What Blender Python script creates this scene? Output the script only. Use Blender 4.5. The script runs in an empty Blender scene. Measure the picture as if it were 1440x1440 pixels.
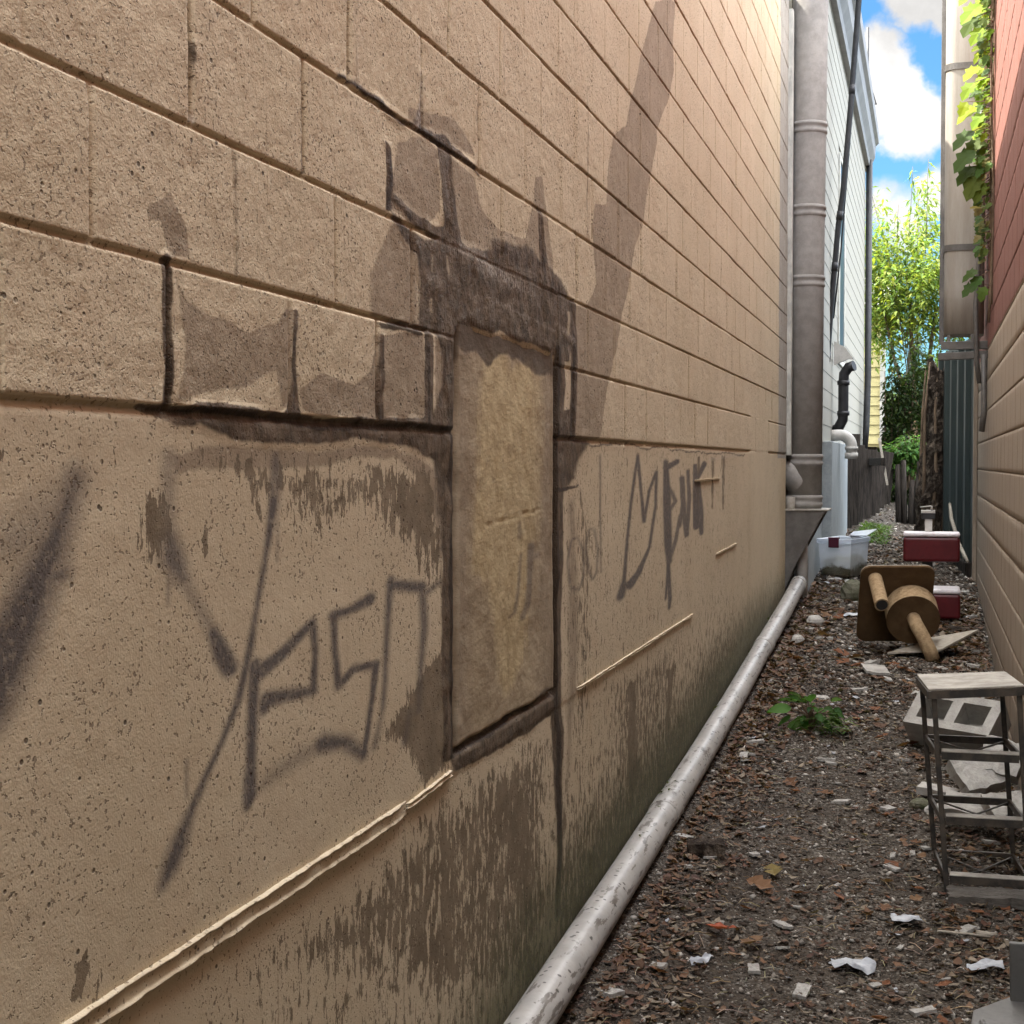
# Narrow alley between a tan block wall and a red and tan building.
# Units are metres; z = 0 is the height of the camera, +y runs along the alley.
import bpy, math, random
import numpy as np
from mathutils import Vector, Matrix, Euler
R=math.radians
rnd=random.Random(7); rng=np.random.default_rng(5)
C=bpy.context.scene.collection
WX=-.99          # face of the block wall
RX=.39           # face of the right-hand wall

# ------------------------------------------------------------------ traced marks on the block wall, (y, z) in metres on its face
POLYS=[('damp',0.012,0.85,2.58,[(1.839,0.072),(2.017,0.073),(2.356,0.07),(3.184,0.071),(3.183,-0.025),(2.988,0.003),(2.855,0.031),(2.584,0.046),(2.417,0.038),(2.269,0.027),(2.087,0.027),(1.994,0.042),(1.909,0.052)]),
 ('damp',0.02,0.72,3.3,[(3.011,0.003),(3.184,0.018),(3.181,-0.655),(3.11,-0.649),(3.101,-0.374),(3.072,-0.191),(3.044,-0.071)]),
 ('damp',0.012,1.0,3.49,[(2.768,0.488),(2.879,0.464),(2.99,0.455),(3.11,0.483),(3.292,0.478),(3.526,0.506),(4.02,0.49),(4.329,0.464),(4.348,0.358),(4.231,0.321),(3.942,0.341),(3.655,0.344),(3.319,0.338),(3.237,0.284),(3.226,0.081),(3.011,0.076),(3.093,0.168),(3.094,0.243),(3.027,0.279),(2.944,0.272),(2.953,0.361),(2.936,0.416),(2.837,0.447)]),
 ('damp',0.02,0.8,4.03,[(3.465,0.534),(3.794,0.554),(4.186,0.519),(4.329,0.454),(3.794,0.455),(3.465,0.468)]),
 ('damp',0.022,0.82,4.53,[(4.145,0.079),(4.614,0.078),(4.483,0.025),(4.387,-0.042),(4.259,-0.077),(4.154,-0.095)]),
 ('damp',0.012,1.0,3.81,[(3.15,-0.626),(3.525,-0.623),(4.106,-0.608),(4.174,-0.694),(4.024,-0.693),(3.525,-0.688),(3.191,-0.681)]),
 ('damp',0.008,0.8,4.46,[(4.214,0.154),(4.33,0.148),(4.331,0.066),(4.188,0.064)]),
 ('damp',0.012,1.0,3.91,[(3.185,0.356),(3.526,0.383),(3.942,0.379),(4.32,0.355),(4.275,0.287),(3.942,0.304),(3.526,0.311),(3.211,0.304)]),
 ('wash',0.004,1.0,5.37,[(5.694,1.719),(6.156,1.852),(6.089,1.666),(6.127,1.563),(5.99,1.42),(5.924,1.378),(5.748,1.254),(5.734,1.203),(5.555,1.013),(5.456,0.87),(5.291,0.759),(5.175,0.61),(5.075,0.504),(4.886,0.303),(4.796,0.185),(4.731,0.094),(4.667,0.077),(4.331,0.072),(4.301,0.451),(4.51,0.468),(4.642,0.55),(4.578,0.715),(4.619,0.786),(4.79,0.822),(4.822,0.953),(4.901,1.059),(5.118,1.137),(5.244,1.275),(5.377,1.43),(5.604,1.621)]),
 ('wash',0.006,1.0,3.14,[(2.809,0.63),(2.991,0.661),(3.071,0.647),(3.076,0.523),(2.945,0.471),(2.776,0.487),(2.776,0.557)]),
 ('wash',0.006,1.0,3.83,[(3.176,0.648),(3.337,0.643),(3.394,0.589),(3.526,0.563),(3.779,0.568),(3.926,0.726),(3.988,0.665),(3.957,0.548),(4.274,0.469),(3.526,0.489),(3.185,0.464)]),
 ('wash',0.008,0.85,2.32,[(1.902,0.264),(1.936,0.228),(2.019,0.204),(2.138,0.199),(2.23,0.225),(2.266,0.256),(2.3,0.259),(2.298,0.094),(2.256,0.083),(2.229,0.147),(2.137,0.115),(1.995,0.093),(1.909,0.084),(1.935,0.169)]),
 ('wash',0.006,1.0,2.83,[(2.688,0.246),(2.966,0.262),(2.988,0.083),(2.714,0.082),(2.342,0.09),(2.321,0.123),(2.418,0.158),(2.585,0.136),(2.658,0.172)]),
 ('wash',0.01,0.9,3.01,[(2.659,0.354),(2.816,0.482),(2.936,0.458),(2.944,0.272),(2.754,0.272),(2.658,0.276)]),
 ('wash',0.004,0.9,2.11,[(1.824,0.334),(1.869,0.349),(1.893,0.368),(1.903,0.349),(1.938,0.325),(1.95,0.284),(1.884,0.277),(1.864,0.316),(1.837,0.318),(1.829,0.3)]),
 ('wash',0.006,1.0,3.31,[(2.881,0.701),(3.015,0.716),(3.186,0.738),(3.293,0.714),(3.337,0.688),(3.186,0.677),(2.992,0.675),(2.876,0.679)]),
 ('wash',0.006,1.0,3.3,[(3.046,0.269),(3.123,0.23),(3.123,0.139),(3.093,0.093),(3.045,0.136)]),
 ('wash',0.012,0.75,2.72,[(1.888,0.012),(2.087,0.023),(2.269,0.023),(2.584,0.038),(2.813,0.03),(3.058,-0.019),(3.107,-0.163),(3.091,-0.283),(3.015,-0.07),(2.813,0.003),(2.584,0.009),(2.268,-0.018),(1.908,-0.022)]),
 ('wash',0.02,0.6,4.51,[(4.233,-0.097),(4.416,-0.059),(4.487,-0.528),(4.392,-0.833),(4.282,-1.081),(4.228,-1.109)]),
 ('wash',0.004,0.9,4.17,[(3.881,0.737),(3.972,0.757),(4.02,0.67),(4.085,0.507),(3.904,0.486),(3.866,0.61)]),
 ('peel',0.035,1.0,2.07,[(1.808,-0.086),(1.82,-0.035),(1.881,-0.032),(1.887,-0.065),(1.892,-0.114),(1.881,-0.147),(1.836,-0.135),(1.808,-0.114)]),
 ('peel',0.03,0.95,2.37,[(2.106,0.002),(2.166,0.002),(2.192,-0.042),(2.165,-0.09),(2.135,-0.075)]),
 ('peel',0.03,0.8,3.05,[(2.601,0.009),(2.752,0.009),(2.813,-0.052),(2.988,0.003),(3.083,-0.072),(3.131,-0.332),(2.987,-0.216),(2.833,-0.122),(2.732,-0.064),(2.656,-0.05)]),
 ('peel',0.03,0.95,3.15,[(2.709,-0.519),(2.873,-0.462),(3.009,-0.408),(3.131,-0.378),(3.16,-0.667),(2.984,-0.669),(2.851,-0.557)]),
 ('peel',0.012,1.0,1.88,[(1.634,-0.651),(1.656,-0.606),(1.676,-0.584),(1.687,-0.616),(1.672,-0.65)]),
 ('peel',0.01,1.0,1.93,[(1.692,-0.662),(1.71,-0.623),(1.727,-0.628),(1.709,-0.667)]),
 ('peel',0.008,1.0,1.98,[(1.762,-0.672),(1.766,-0.645),(1.777,-0.662),(1.758,-0.689)]),
 ('peel',0.01,1.0,1.73,[(1.491,0.017),(1.519,0.018),(1.505,-0.006),(1.491,-0.03)]),
 ('peel',0.1,0.64,2.99,[(1.798,-0.735),(2.152,-0.74),(2.872,-0.717),(3.181,-0.694),(4.191,-0.696),(4.195,-1.588)]),
 ('peel',0.12,0.8,3.31,[(2.872,-0.717),(3.181,-0.694),(3.463,-0.802),(3.462,-1.327),(2.805,-1.094)]),
 ('peel',0.1,0.76,3.81,[(3.234,-0.705),(4.106,-0.703),(4.194,-1.283),(3.655,-1.289),(3.233,-0.863)]),
 ('peel',0.08,0.66,4.65,[(4.232,-0.076),(4.615,-0.017),(4.778,-0.244),(4.76,-0.694),(4.571,-0.974),(4.283,-1.246),(4.211,-1.105)]),
 ('peel',0.14,0.6,5.48,[(4.372,-0.641),(6.701,-0.649),(6.817,-0.979),(5.416,-1.221),(4.376,-1.229)]),
 ('peel',0.06,0.6,2.7,[(1.888,0.036),(2.515,0.034),(3.108,0.018),(3.141,-0.379),(2.986,-0.362),(2.812,-0.19),(2.583,-0.112),(2.384,-0.176),(2.24,-0.099),(1.908,-0.027)]),
 ('peel',0.05,0.68,2.93,[(2.356,0.014),(3.107,0.003),(3.122,-0.164),(2.812,-0.121),(2.385,-0.057)]),
 ('peel',0.008,0.95,2.22,[(1.988,-0.109),(2.006,-0.089),(2.014,-0.131),(2.001,-0.145)]),
 ('peel',0.008,0.95,2.62,[(2.398,-0.01),(2.417,0.002),(2.422,-0.106),(2.403,-0.117)]),
 ('peel',0.008,0.95,1.97,[(1.737,0.029),(1.751,0.011),(1.747,-0.012),(1.737,0.002)]),
 ('peel',0.01,0.7,7.05,[(6.79,0.038),(6.968,0.039),(6.93,-0.219),(6.797,-0.199)]),
 ('peel',0.01,0.7,7.52,[(7.253,0.04),(7.455,0.041),(7.412,-0.233),(7.26,-0.212)]),
 ('peel',0.01,0.7,7.92,[(7.641,0.042),(7.865,0.044),(7.818,-0.246),(7.65,-0.223)]),
 ('peel',0.02,0.8,5.43,[(5.141,-0.747),(5.409,-0.759),(5.486,-1.158),(5.146,-1.163)]),
 ('peel',0.03,0.7,6.21,[(5.865,-0.792),(6.401,-0.801),(6.219,-1.101),(5.871,-1.125)]),
 ('ochre',0.03,1.0,3.85,[(3.429,0.283),(3.622,0.277),(3.669,0.232),(3.808,0.267),(4.021,0.252),(4.006,0.004),(3.975,-0.205),(3.883,-0.219),(3.831,-0.455),(3.78,-0.514),(3.622,-0.581),(3.551,-0.527),(3.439,-0.279),(3.29,-0.236),(3.358,0.019),(3.381,0.182)]),
 ('ochre',0.04,0.7,3.75,[(3.263,-0.076),(3.526,-0.064),(3.943,0.023),(3.944,-0.203),(3.464,-0.23),(3.29,-0.22)])]
STROKES=[('damp',0.006,1.0,2.11,[(1.881,0.271,0.0076),(1.886,0.175,0.0072),(1.891,0.077,0.0058)]),
 ('damp',0.006,1.0,2.52,[(1.826,0.073,0.0037),(1.889,0.071,0.0087),(2.327,0.072,0.0093),(2.814,0.071,0.0151),(3.163,0.069,0.0199)]),
 ('damp',0.01,1.0,3.35,[(3.143,0.094,0.0167),(3.157,-0.227,0.0154),(3.155,-0.635,0.0155)]),
 ('damp',0.01,1.0,3.37,[(3.12,0.672,0.0149),(3.14,0.563,0.0151),(3.185,0.464,0.0199)]),
 ('damp',0.008,1.0,3.17,[(2.756,0.516,0.0053),(2.945,0.485,0.0114),(3.185,0.471,0.0153)]),
 ('damp',0.006,1.0,3.35,[(2.924,0.668,0.0056),(3.038,0.67,0.0102),(3.239,0.669,0.0077),(3.36,0.663,0.0048)]),
 ('damp',0.006,1.0,4.18,[(3.942,0.662,0.0056),(3.965,0.568,0.0084),(3.989,0.492,0.0094)]),
 ('damp',0.006,1.0,2.98,[(2.749,0.605,0.0047),(2.756,0.553,0.0053),(2.764,0.487,0.0067)]),
 ('damp',0.008,1.0,4.37,[(4.178,0.36,0.0118),(4.17,0.182,0.0109),(4.171,0.053,0.0139)]),
 ('damp',0.01,1.0,4.34,[(4.171,0.044,0.0178),(4.155,-0.214,0.0139),(4.14,-0.609,0.0139),(4.166,-0.772,0.016),(4.193,-0.999,0.0081),(4.185,-1.28,0.0081)]),
 ('damp',0.006,1.0,2.52,[(2.305,0.254,0.0029),(2.304,0.151,0.0034),(2.304,0.1,0.0069),(2.303,0.08,0.0149)]),
 ('damp',0.006,1.0,2.93,[(2.719,0.249,0.004),(2.722,0.089,0.0053)]),
 ('damp',0.006,1.0,3.21,[(3.003,0.28,0.0087),(2.998,0.076,0.0102)]),
 ('damp',0.006,1.0,4.53,[(4.329,0.464,0.0082),(4.331,0.066,0.0082)]),
 ('damp',0.01,0.7,3.18,[(2.956,0.788,0.005),(2.96,0.718,0.0071),(2.937,0.674,0.0113)]),
 ('damp',0.008,0.8,2.94,[(2.521,0.67,0.0049),(2.738,0.669,0.0079),(2.924,0.671,0.0056)]),
 ('damp',0.008,0.8,3.14,[(3.084,0.298,0.0037),(2.944,0.272,0.01),(2.754,0.272,0.0034)]),
 ('damp',0.008,0.65,2.32,[(2.088,0.467,0.0042),(2.097,0.276,0.0031)]),
 ('damp',0.008,0.6,2.83,[(2.605,0.828,0.0044),(2.6,0.676,0.0044)]),
 ('damp',0.006,0.7,2.19,[(1.954,0.582,0.0044),(1.953,0.543,0.0034)]),
 ('damp',0.004,0.7,2.57,[(2.348,0.649,0.0017),(2.346,0.478,0.0017)]),
 ('damp',0.006,0.7,4.74,[(4.515,1.127,0.0031),(4.518,0.685,0.0032)]),
 ('damp',0.03,0.42,4.25,[(3.964,0.969,0.013),(3.957,0.791,0.0149),(4.02,0.614,0.0114),(4.186,0.499,0.0059)]),
 ('damp',0.05,0.42,4.56,[(4.455,1.362,0.0145),(4.38,1.096,0.0224),(4.272,0.79,0.024),(4.23,0.504,0.0139)]),
 ('damp',0.006,0.6,3.59,[(3.366,0.952,0.0032),(3.366,0.744,0.004)]),
 ('damp',0.006,0.6,3.81,[(3.577,1.058,0.0034),(3.577,0.889,0.0034)]),
 ('hole',0.012,0.8,3.25,[(3.032,0.431,0.0037),(3.032,0.393,0.0044)]),
 ('hole',0.012,0.8,3.36,[(3.144,0.434,0.0038),(3.149,0.401,0.0045)]),
 ('hole',0.012,0.8,3.24,[(3.022,0.334,0.0044),(3.032,0.308,0.0059)]),
 ('hole',0.012,0.8,4.48,[(4.274,0.429,0.006),(4.266,0.367,0.006)]),
 ('core',0.006,0.95,3.38,[(3.174,0.071,0.0046),(3.183,-0.228,0.0054),(3.181,-0.644,0.0055)]),
 ('core',0.006,0.9,3.75,[(3.181,-0.644,0.0055),(3.557,-0.635,0.0052),(4.089,-0.618,0.0069)]),
 ('core',0.005,0.9,4.34,[(4.153,0.319,0.0049),(4.137,0.004,0.0059),(4.131,-0.608,0.0059),(4.174,-0.774,0.006),(4.193,-0.999,0.0051),(4.185,-1.27,0.0061)]),
 ('core',0.006,0.9,2.56,[(1.833,0.073,0.0023),(2.017,0.069,0.0041),(2.327,0.067,0.004),(2.814,0.069,0.0062),(3.163,0.067,0.0077)]),
 ('core',0.006,0.85,2.11,[(1.885,0.27,0.0038),(1.888,0.175,0.0038),(1.891,0.079,0.0034)]),
 ('core',0.005,0.7,3.21,[(2.998,0.25,0.0029),(2.998,0.079,0.0036)]),
 ('core',0.005,0.8,2.98,[(2.761,0.601,0.002),(2.764,0.485,0.004)]),
 ('core',0.005,0.8,3.31,[(2.946,0.67,0.0057),(3.086,0.664,0.0052),(3.228,0.661,0.0039)]),
 ('core',0.004,0.6,4.18,[(3.957,0.605,0.0037),(3.981,0.504,0.0038)]),
 ('core',0.005,0.9,3.04,[(2.719,0.266,0.0046),(2.815,0.266,0.0062),(2.953,0.261,0.0036)]),
 ('core',0.004,0.8,4.47,[(4.146,-0.075,0.0059),(4.277,-0.069,0.0051),(4.416,-0.063,0.0031)]),
 ('core',0.005,0.6,2.52,[(2.305,0.197,0.0017),(2.306,0.083,0.0029)]),
 ('core',0.004,0.6,4.52,[(4.329,0.373,0.0041),(4.322,0.066,0.0051)]),
 ('core',0.004,0.5,2.32,[(2.092,0.463,0.0021),(2.097,0.278,0.0021)]),
 ('core',0.003,0.5,5.86,[(4.349,0.062,0.0051),(5.397,0.061,0.0051),(8.655,0.048,0.006)]),
 ('core',0.006,0.6,2.85,[(2.521,0.667,0.0037),(2.738,0.669,0.0053)]),
 ('core',0.003,0.6,2.57,[(2.348,0.645,0.0014),(2.346,0.476,0.0014)]),
 ('core',0.005,0.6,2.19,[(1.954,0.612,0.0024),(1.958,0.554,0.0029)]),
 ('core',0.003,0.45,2.42,[(2.011,-0.361,0.0008),(2.081,-0.404,0.0008),(2.161,-0.454,0.0008),(2.208,-0.47,0.0008),(2.263,-0.496,0.0009),(2.35,-0.539,0.0009),(2.475,-0.575,0.0009)]),
 ('core',0.003,0.45,1.91,[(1.568,-0.461,0.0006),(1.645,-0.459,0.0006),(1.738,-0.469,0.0007),(1.825,-0.471,0.0007)]),
 ('core',0.003,0.45,2.58,[(2.41,-0.37,0.0007),(2.393,-0.464,0.0007),(2.368,-0.554,0.0007),(2.342,-0.667,0.0007)]),
 ('core',0.003,0.45,2.52,[(2.247,-0.637,0.0006),(2.319,-0.626,0.0006),(2.379,-0.629,0.0006)]),
 ('core',0.003,0.45,3.04,[(2.859,-0.7,0.0028),(2.862,-0.914,0.0021),(2.856,-1.112,0.0021)]),
 ('core',0.003,0.45,3.63,[(3.451,-0.782,0.0025),(3.462,-1.056,0.0025),(3.462,-1.293,0.0017)]),
 ('spray',0.017,1.0,1.79,[(1.656,-0.017,0.0122),(1.628,-0.062,0.0157),(1.589,-0.115,0.0236),(1.544,-0.169,0.03),(1.501,-0.22,0.0338),(1.46,-0.27,0.0331)]),
 ('spray',0.0255,0.55,1.82,[(1.531,-0.087,0.0286),(1.597,-0.057,0.0213),(1.653,-0.024,0.0122)]),
 ('spray',0.0085,0.8800000000000001,1.83,[(1.589,-0.135,0.013),(1.627,-0.132,0.0108)]),
 ('spray',0.0068,0.49500000000000005,2.12,[(1.894,0.012,0.0096),(1.889,-0.046,0.0096),(1.896,-0.095,0.0096)]),
 ('spray',0.0102,0.8800000000000001,2.13,[(1.892,-0.099,0.011),(1.9,-0.129,0.0179),(1.931,-0.16,0.0098)]),
 ('spray',0.0085,0.6050000000000001,2.19,[(1.916,-0.145,0.0069),(1.98,-0.204,0.0072),(2.024,-0.244,0.008)]),
 ('spray',0.0051,1.0,2.27,[(2.024,-0.244,0.008),(2.054,-0.281,0.0133),(2.078,-0.303,0.0135),(2.073,-0.311,0.006)]),
 ('spray',0.0051,0.77,2.46,[(2.246,0.013,0.0048),(2.246,-0.015,0.0096),(2.237,-0.067,0.0087)]),
 ('spray',0.00425,1.0,2.32,[(2.237,-0.059,0.0087),(2.207,-0.142,0.0047),(2.171,-0.227,0.0039),(2.145,-0.29,0.0062),(2.106,-0.355,0.0061),(2.052,-0.404,0.0045),(1.999,-0.446,0.0051),(1.947,-0.491,0.0064)]),
 ('spray',0.0085,1.0,2.11,[(1.943,-0.495,0.0071),(1.911,-0.527,0.014),(1.883,-0.555,0.0124),(1.863,-0.572,0.0055)]),
 ('spray',0.00425,1.0,2.36,[(2.165,-0.309,0.0093),(2.154,-0.378,0.0085),(2.148,-0.454,0.0077),(2.142,-0.507,0.0116),(2.134,-0.522,0.0062)]),
 ('spray',0.00425,1.0,2.48,[(2.17,-0.326,0.0125),(2.265,-0.304,0.0105),(2.392,-0.266,0.0076)]),
 ('spray',0.0034,1.0,2.61,[(2.392,-0.266,0.0068),(2.404,-0.321,0.0051),(2.397,-0.38,0.0068)]),
 ('spray',0.0051,1.0,2.48,[(2.397,-0.383,0.0077),(2.293,-0.374,0.0106),(2.209,-0.37,0.0135),(2.193,-0.384,0.0079)]),
 ('spray',0.00425,1.0,2.78,[(2.665,-0.25,0.0121),(2.564,-0.26,0.0072),(2.485,-0.263,0.0088)]),
 ('spray',0.0034,1.0,2.7,[(2.485,-0.263,0.007),(2.491,-0.319,0.0053),(2.511,-0.39,0.0071)]),
 ('spray',0.0034,1.0,2.8,[(2.511,-0.39,0.0071),(2.58,-0.368,0.0073),(2.699,-0.376,0.0085)]),
 ('spray',0.0034,1.0,2.86,[(2.699,-0.376,0.0076),(2.679,-0.434,0.0057),(2.652,-0.495,0.0056),(2.629,-0.534,0.0074)]),
 ('spray',0.0085,0.9900000000000001,2.74,[(2.629,-0.534,0.0084),(2.544,-0.495,0.0117),(2.437,-0.479,0.0156)]),
 ('spray',0.01275,0.55,2.5,[(2.437,-0.479,0.0121),(2.291,-0.486,0.0115),(2.168,-0.501,0.0062)]),
 ('spray',0.0051,0.9900000000000001,2.96,[(2.783,-0.223,0.0078),(2.766,-0.296,0.0058),(2.749,-0.403,0.0048),(2.733,-0.469,0.0038)]),
 ('spray',0.0051,0.9900000000000001,3.07,[(2.783,-0.232,0.0097),(2.875,-0.242,0.011),(2.968,-0.252,0.0113)]),
 ('spray',0.0051,0.8800000000000001,3.17,[(2.973,-0.252,0.0083),(2.986,-0.332,0.0083),(2.967,-0.403,0.0062),(2.948,-0.502,0.0062)]),
 ('spray',0.0051,0.77,3.22,[(2.973,-0.27,0.0072),(3.082,-0.252,0.0064)]),
 ('spray',0.0051,0.66,3.07,[(2.895,-0.494,0.0061),(2.86,-0.552,0.006)]),
 ('spray',0.0051,0.66,2.91,[(2.733,-0.469,0.0038),(2.69,-0.529,0.0066)]),
 ('spray',0.0034,0.77,3.9,[(3.759,-0.231,0.0038),(3.731,-0.319,0.0045),(3.696,-0.373,0.0051),(3.655,-0.38,0.0038)]),
 ('spray',0.0034,0.8800000000000001,4.02,[(3.868,-0.215,0.0092),(3.846,-0.309,0.0079),(3.831,-0.363,0.0091),(3.78,-0.392,0.0077)]),
 ('spray',0.0034,0.66,3.94,[(3.745,-0.149,0.0038),(3.745,-0.185,0.0064)]),
 ('spray',0.0034,0.66,4.08,[(3.853,-0.245,0.0066),(3.944,-0.241,0.0067)]),
 ('spray',0.00255,0.7150000000000001,4.56,[(4.315,-0.345,0.0029),(4.278,-0.281,0.0029),(4.332,-0.222,0.0029),(4.407,-0.215,0.003),(4.495,-0.262,0.003),(4.496,-0.337,0.003),(4.428,-0.374,0.003),(4.333,-0.358,0.0029)]),
 ('spray',0.00255,0.7150000000000001,4.79,[(4.566,-0.32,0.0031),(4.525,-0.253,0.0031),(4.575,-0.201,0.0031),(4.648,-0.204,0.0031),(4.702,-0.273,0.0032),(4.681,-0.339,0.0032),(4.628,-0.357,0.0031),(4.556,-0.326,0.0031)]),
 ('spray',0.00255,0.8800000000000001,4.92,[(4.732,0.027,0.0021),(4.733,-0.152,0.0021),(4.746,-0.343,0.0021)]),
 ('spray',0.0051,0.9900000000000001,5.27,[(5.074,-0.445,0.0153),(5.124,-0.41,0.012)]),
 ('spray',0.00255,0.9900000000000001,5.43,[(5.124,-0.41,0.0069),(5.186,-0.263,0.0052),(5.25,-0.143,0.0053),(5.329,-0.032,0.0053),(5.384,0.03,0.0054)]),
 ('spray',0.00255,0.9900000000000001,5.63,[(5.384,0.03,0.0054),(5.442,-0.097,0.0054),(5.515,-0.209,0.0074)]),
 ('spray',0.00255,0.9900000000000001,5.81,[(5.515,-0.209,0.0055),(5.617,-0.1,0.0056),(5.771,-0.032,0.0057)]),
 ('spray',0.00255,0.9900000000000001,5.72,[(5.771,-0.032,0.0057),(5.757,-0.156,0.0057),(5.621,-0.311,0.0056),(5.404,-0.388,0.0108),(5.24,-0.419,0.0158)]),
 ('spray',0.0034,0.9900000000000001,6.2,[(5.984,0.006,0.0099),(6.021,-0.135,0.016),(6.042,-0.305,0.0161),(6.078,-0.392,0.0121)]),
 ('spray',0.00255,0.9900000000000001,6.18,[(6.061,-0.391,0.0081),(5.994,-0.533,0.005)]),
 ('spray',0.00255,0.9900000000000001,6.24,[(6.061,-0.391,0.0061),(6.099,-0.536,0.0081),(6.082,-0.577,0.0061)]),
 ('spray',0.00255,0.9900000000000001,6.3,[(5.984,-0.017,0.0119),(6.269,0.009,0.0104)]),
 ('spray',0.00255,0.8800000000000001,6.29,[(6.037,-0.079,0.006),(6.235,-0.154,0.0083),(6.074,-0.187,0.0081)]),
 ('spray',0.00255,0.8800000000000001,6.39,[(6.349,-0.216,0.0063),(6.239,-0.314,0.0083),(6.096,-0.379,0.0081)]),
 ('spray',0.00255,0.935,6.63,[(6.403,-0.06,0.0106),(6.446,-0.204,0.0107),(6.527,-0.304,0.0108)]),
 ('spray',0.00255,0.935,6.74,[(6.527,-0.304,0.0087),(6.605,-0.147,0.0087),(6.561,-0.03,0.0065)]),
 ('spray',0.00255,0.935,6.57,[(6.443,-0.114,0.0064),(6.35,-0.26,0.0063)]),
 ('spray',0.00255,0.9900000000000001,6.97,[(6.77,-0.009,0.0089),(6.795,-0.151,0.0135),(6.82,-0.279,0.0158)]),
 ('spray',0.00255,0.9900000000000001,7.13,[(6.837,-0.073,0.0068),(7.062,-0,0.0116)]),
 ('spray',0.00255,0.9900000000000001,7.08,[(6.837,-0.089,0.0158),(6.93,-0.219,0.016),(6.978,-0.317,0.0092)]),
 ('spray',0.004,0.8,2.11,[(1.887,-0.143,0.0014),(1.887,-0.191,0.0014)]),
 ('spray',0.004,0.8,2.12,[(1.898,-0.143,0.0015),(1.897,-0.169,0.0015)]),
 ('spray',0.004,0.8,2.47,[(2.251,-0.071,0.0011),(2.25,-0.155,0.0011)]),
 ('spray',0.004,0.8,2.15,[(1.94,-0.415,0.0015),(1.939,-0.464,0.0015)]),
 ('chalk',0.004,0.9,3.17,[(2.956,0.845,0.0011),(2.965,0.748,0.0028),(2.946,0.694,0.0028),(2.929,0.669,0.0028)]),
 ('chalk',0.02,0.85,3.72,[(3.211,0.464,0.0031),(3.32,0.463,0.0079),(3.526,0.451,0.0118),(3.723,0.444,0.0088),(3.83,0.441,0.0027)]),
 ('chalk',0.004,0.6,3.87,[(3.237,0.323,0.0016),(3.526,0.383,0.0013),(3.904,0.371,0.0019),(4.102,0.364,0.0019)]),
 ('chalk',0.004,0.8,1.87,[(1.492,0.071,0.0016),(1.638,0.071,0.0021),(1.83,0.07,0.0014)]),
 ('chalk',0.004,0.6,3.21,[(2.898,0.071,0.0021),(3.044,0.059,0.0022),(3.083,0.051,0.0015)]),
 ('chalk',0.004,0.9,2.19,[(1.953,0.484,0.0039),(1.961,0.474,0.0049)]),
 ('chalk',0.004,0.9,1.87,[(1.632,0.467,0.0034),(1.645,0.468,0.0034)]),
 ('chalk',0.006,0.8,4.44,[(4.119,0.385,0.0019),(4.275,0.368,0.005),(4.329,0.352,0.0031)]),
 ('chalk',0.003,0.5,7.96,[(7.253,0.02,0.0067),(8.386,0.046,0.0058)])]


# ------------------------------------------------------------------ node helpers
class NT:
    def __init__(s,tree): s.t=tree; s.N=tree.nodes; s.L=tree.links
    def put(s,sock,v):
        if isinstance(v,bpy.types.NodeSocket): s.L.new(v,sock)
        elif v is not None:
            if sock.type=='RGBA' and len(v)==3: v=(*v,1)
            sock.default_value=v
    def node(s,typ,ins=None,**at):
        n=s.N.new(typ)
        for k,v in at.items(): setattr(n,k,v)
        for k,v in (ins or {}).items(): s.put(n.inputs[k],v)
        return n
    def m(s,op,a,b=None,c=None,clamp=False):
        n=s.node('ShaderNodeMath',operation=op,use_clamp=clamp)
        s.put(n.inputs[0],a)
        if b is not None: s.put(n.inputs[1],b)
        if c is not None: s.put(n.inputs[2],c)
        return n.outputs[0]
    def add(s,a,b): return s.m('ADD',a,b)
    def mul(s,a,b): return s.m('MULTIPLY',a,b)
    def mix(s,f,a,b,blend='MIX'):
        n=s.node('ShaderNodeMix',data_type='RGBA',blend_type=blend,clamp_factor=True)
        s.put(n.inputs[0],f); s.put(n.inputs[6],a); s.put(n.inputs[7],b); return n.outputs[2]
    def coord(s,which='Object'): return s.node('ShaderNodeTexCoord').outputs[which]
    def map(s,v,scale=(1,1,1),loc=(0,0,0),rot=(0,0,0)):
        return s.node('ShaderNodeMapping',{'Vector':v,'Scale':scale,'Location':loc,'Rotation':rot}).outputs[0]
    def noise(s,v,scale=5,detail=4,rough=.55,dist=0.,col=False):
        n=s.node('ShaderNodeTexNoise',{'Vector':v,'Scale':scale,'Detail':detail,'Roughness':rough,'Distortion':dist}); return n.outputs[1 if col else 0]
    def vor(s,v,scale=5,out=0,feature='F1'):
        n=s.node('ShaderNodeTexVoronoi',{'Vector':v,'Scale':scale},feature=feature); return n.outputs[out]
    def step(s,x,lo,hi):
        n=s.node('ShaderNodeMapRange',{'Value':x,'From Min':lo,'From Max':hi},interpolation_type='SMOOTHSTEP'); return n.outputs[0]
    def attr(s,name,out=2): return s.node('ShaderNodeAttribute',attribute_name=name).outputs[out]
    def ramp(s,f,stops):
        n=s.node('ShaderNodeValToRGB',{'Fac':f}); e=n.color_ramp.elements
        while len(e)<len(stops): e.new(.5)
        for el,(p,c) in zip(e,stops): el.position=p; el.color=(*c,1)
        return n.outputs[0]
    def bump(s,h,strength=.5,dist=.005,normal=None):
        return s.node('ShaderNodeBump',{'Height':h,'Strength':strength,'Distance':dist,'Normal':normal}).outputs[0]
    def xyz(s,v): return s.node('ShaderNodeSeparateXYZ',{'Vector':v}).outputs
def material(name):
    m=bpy.data.materials.new(name); m.use_nodes=True; t=NT(m.node_tree); t.N.clear()
    out=t.node('ShaderNodeOutputMaterial'); return m,t,out
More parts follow.
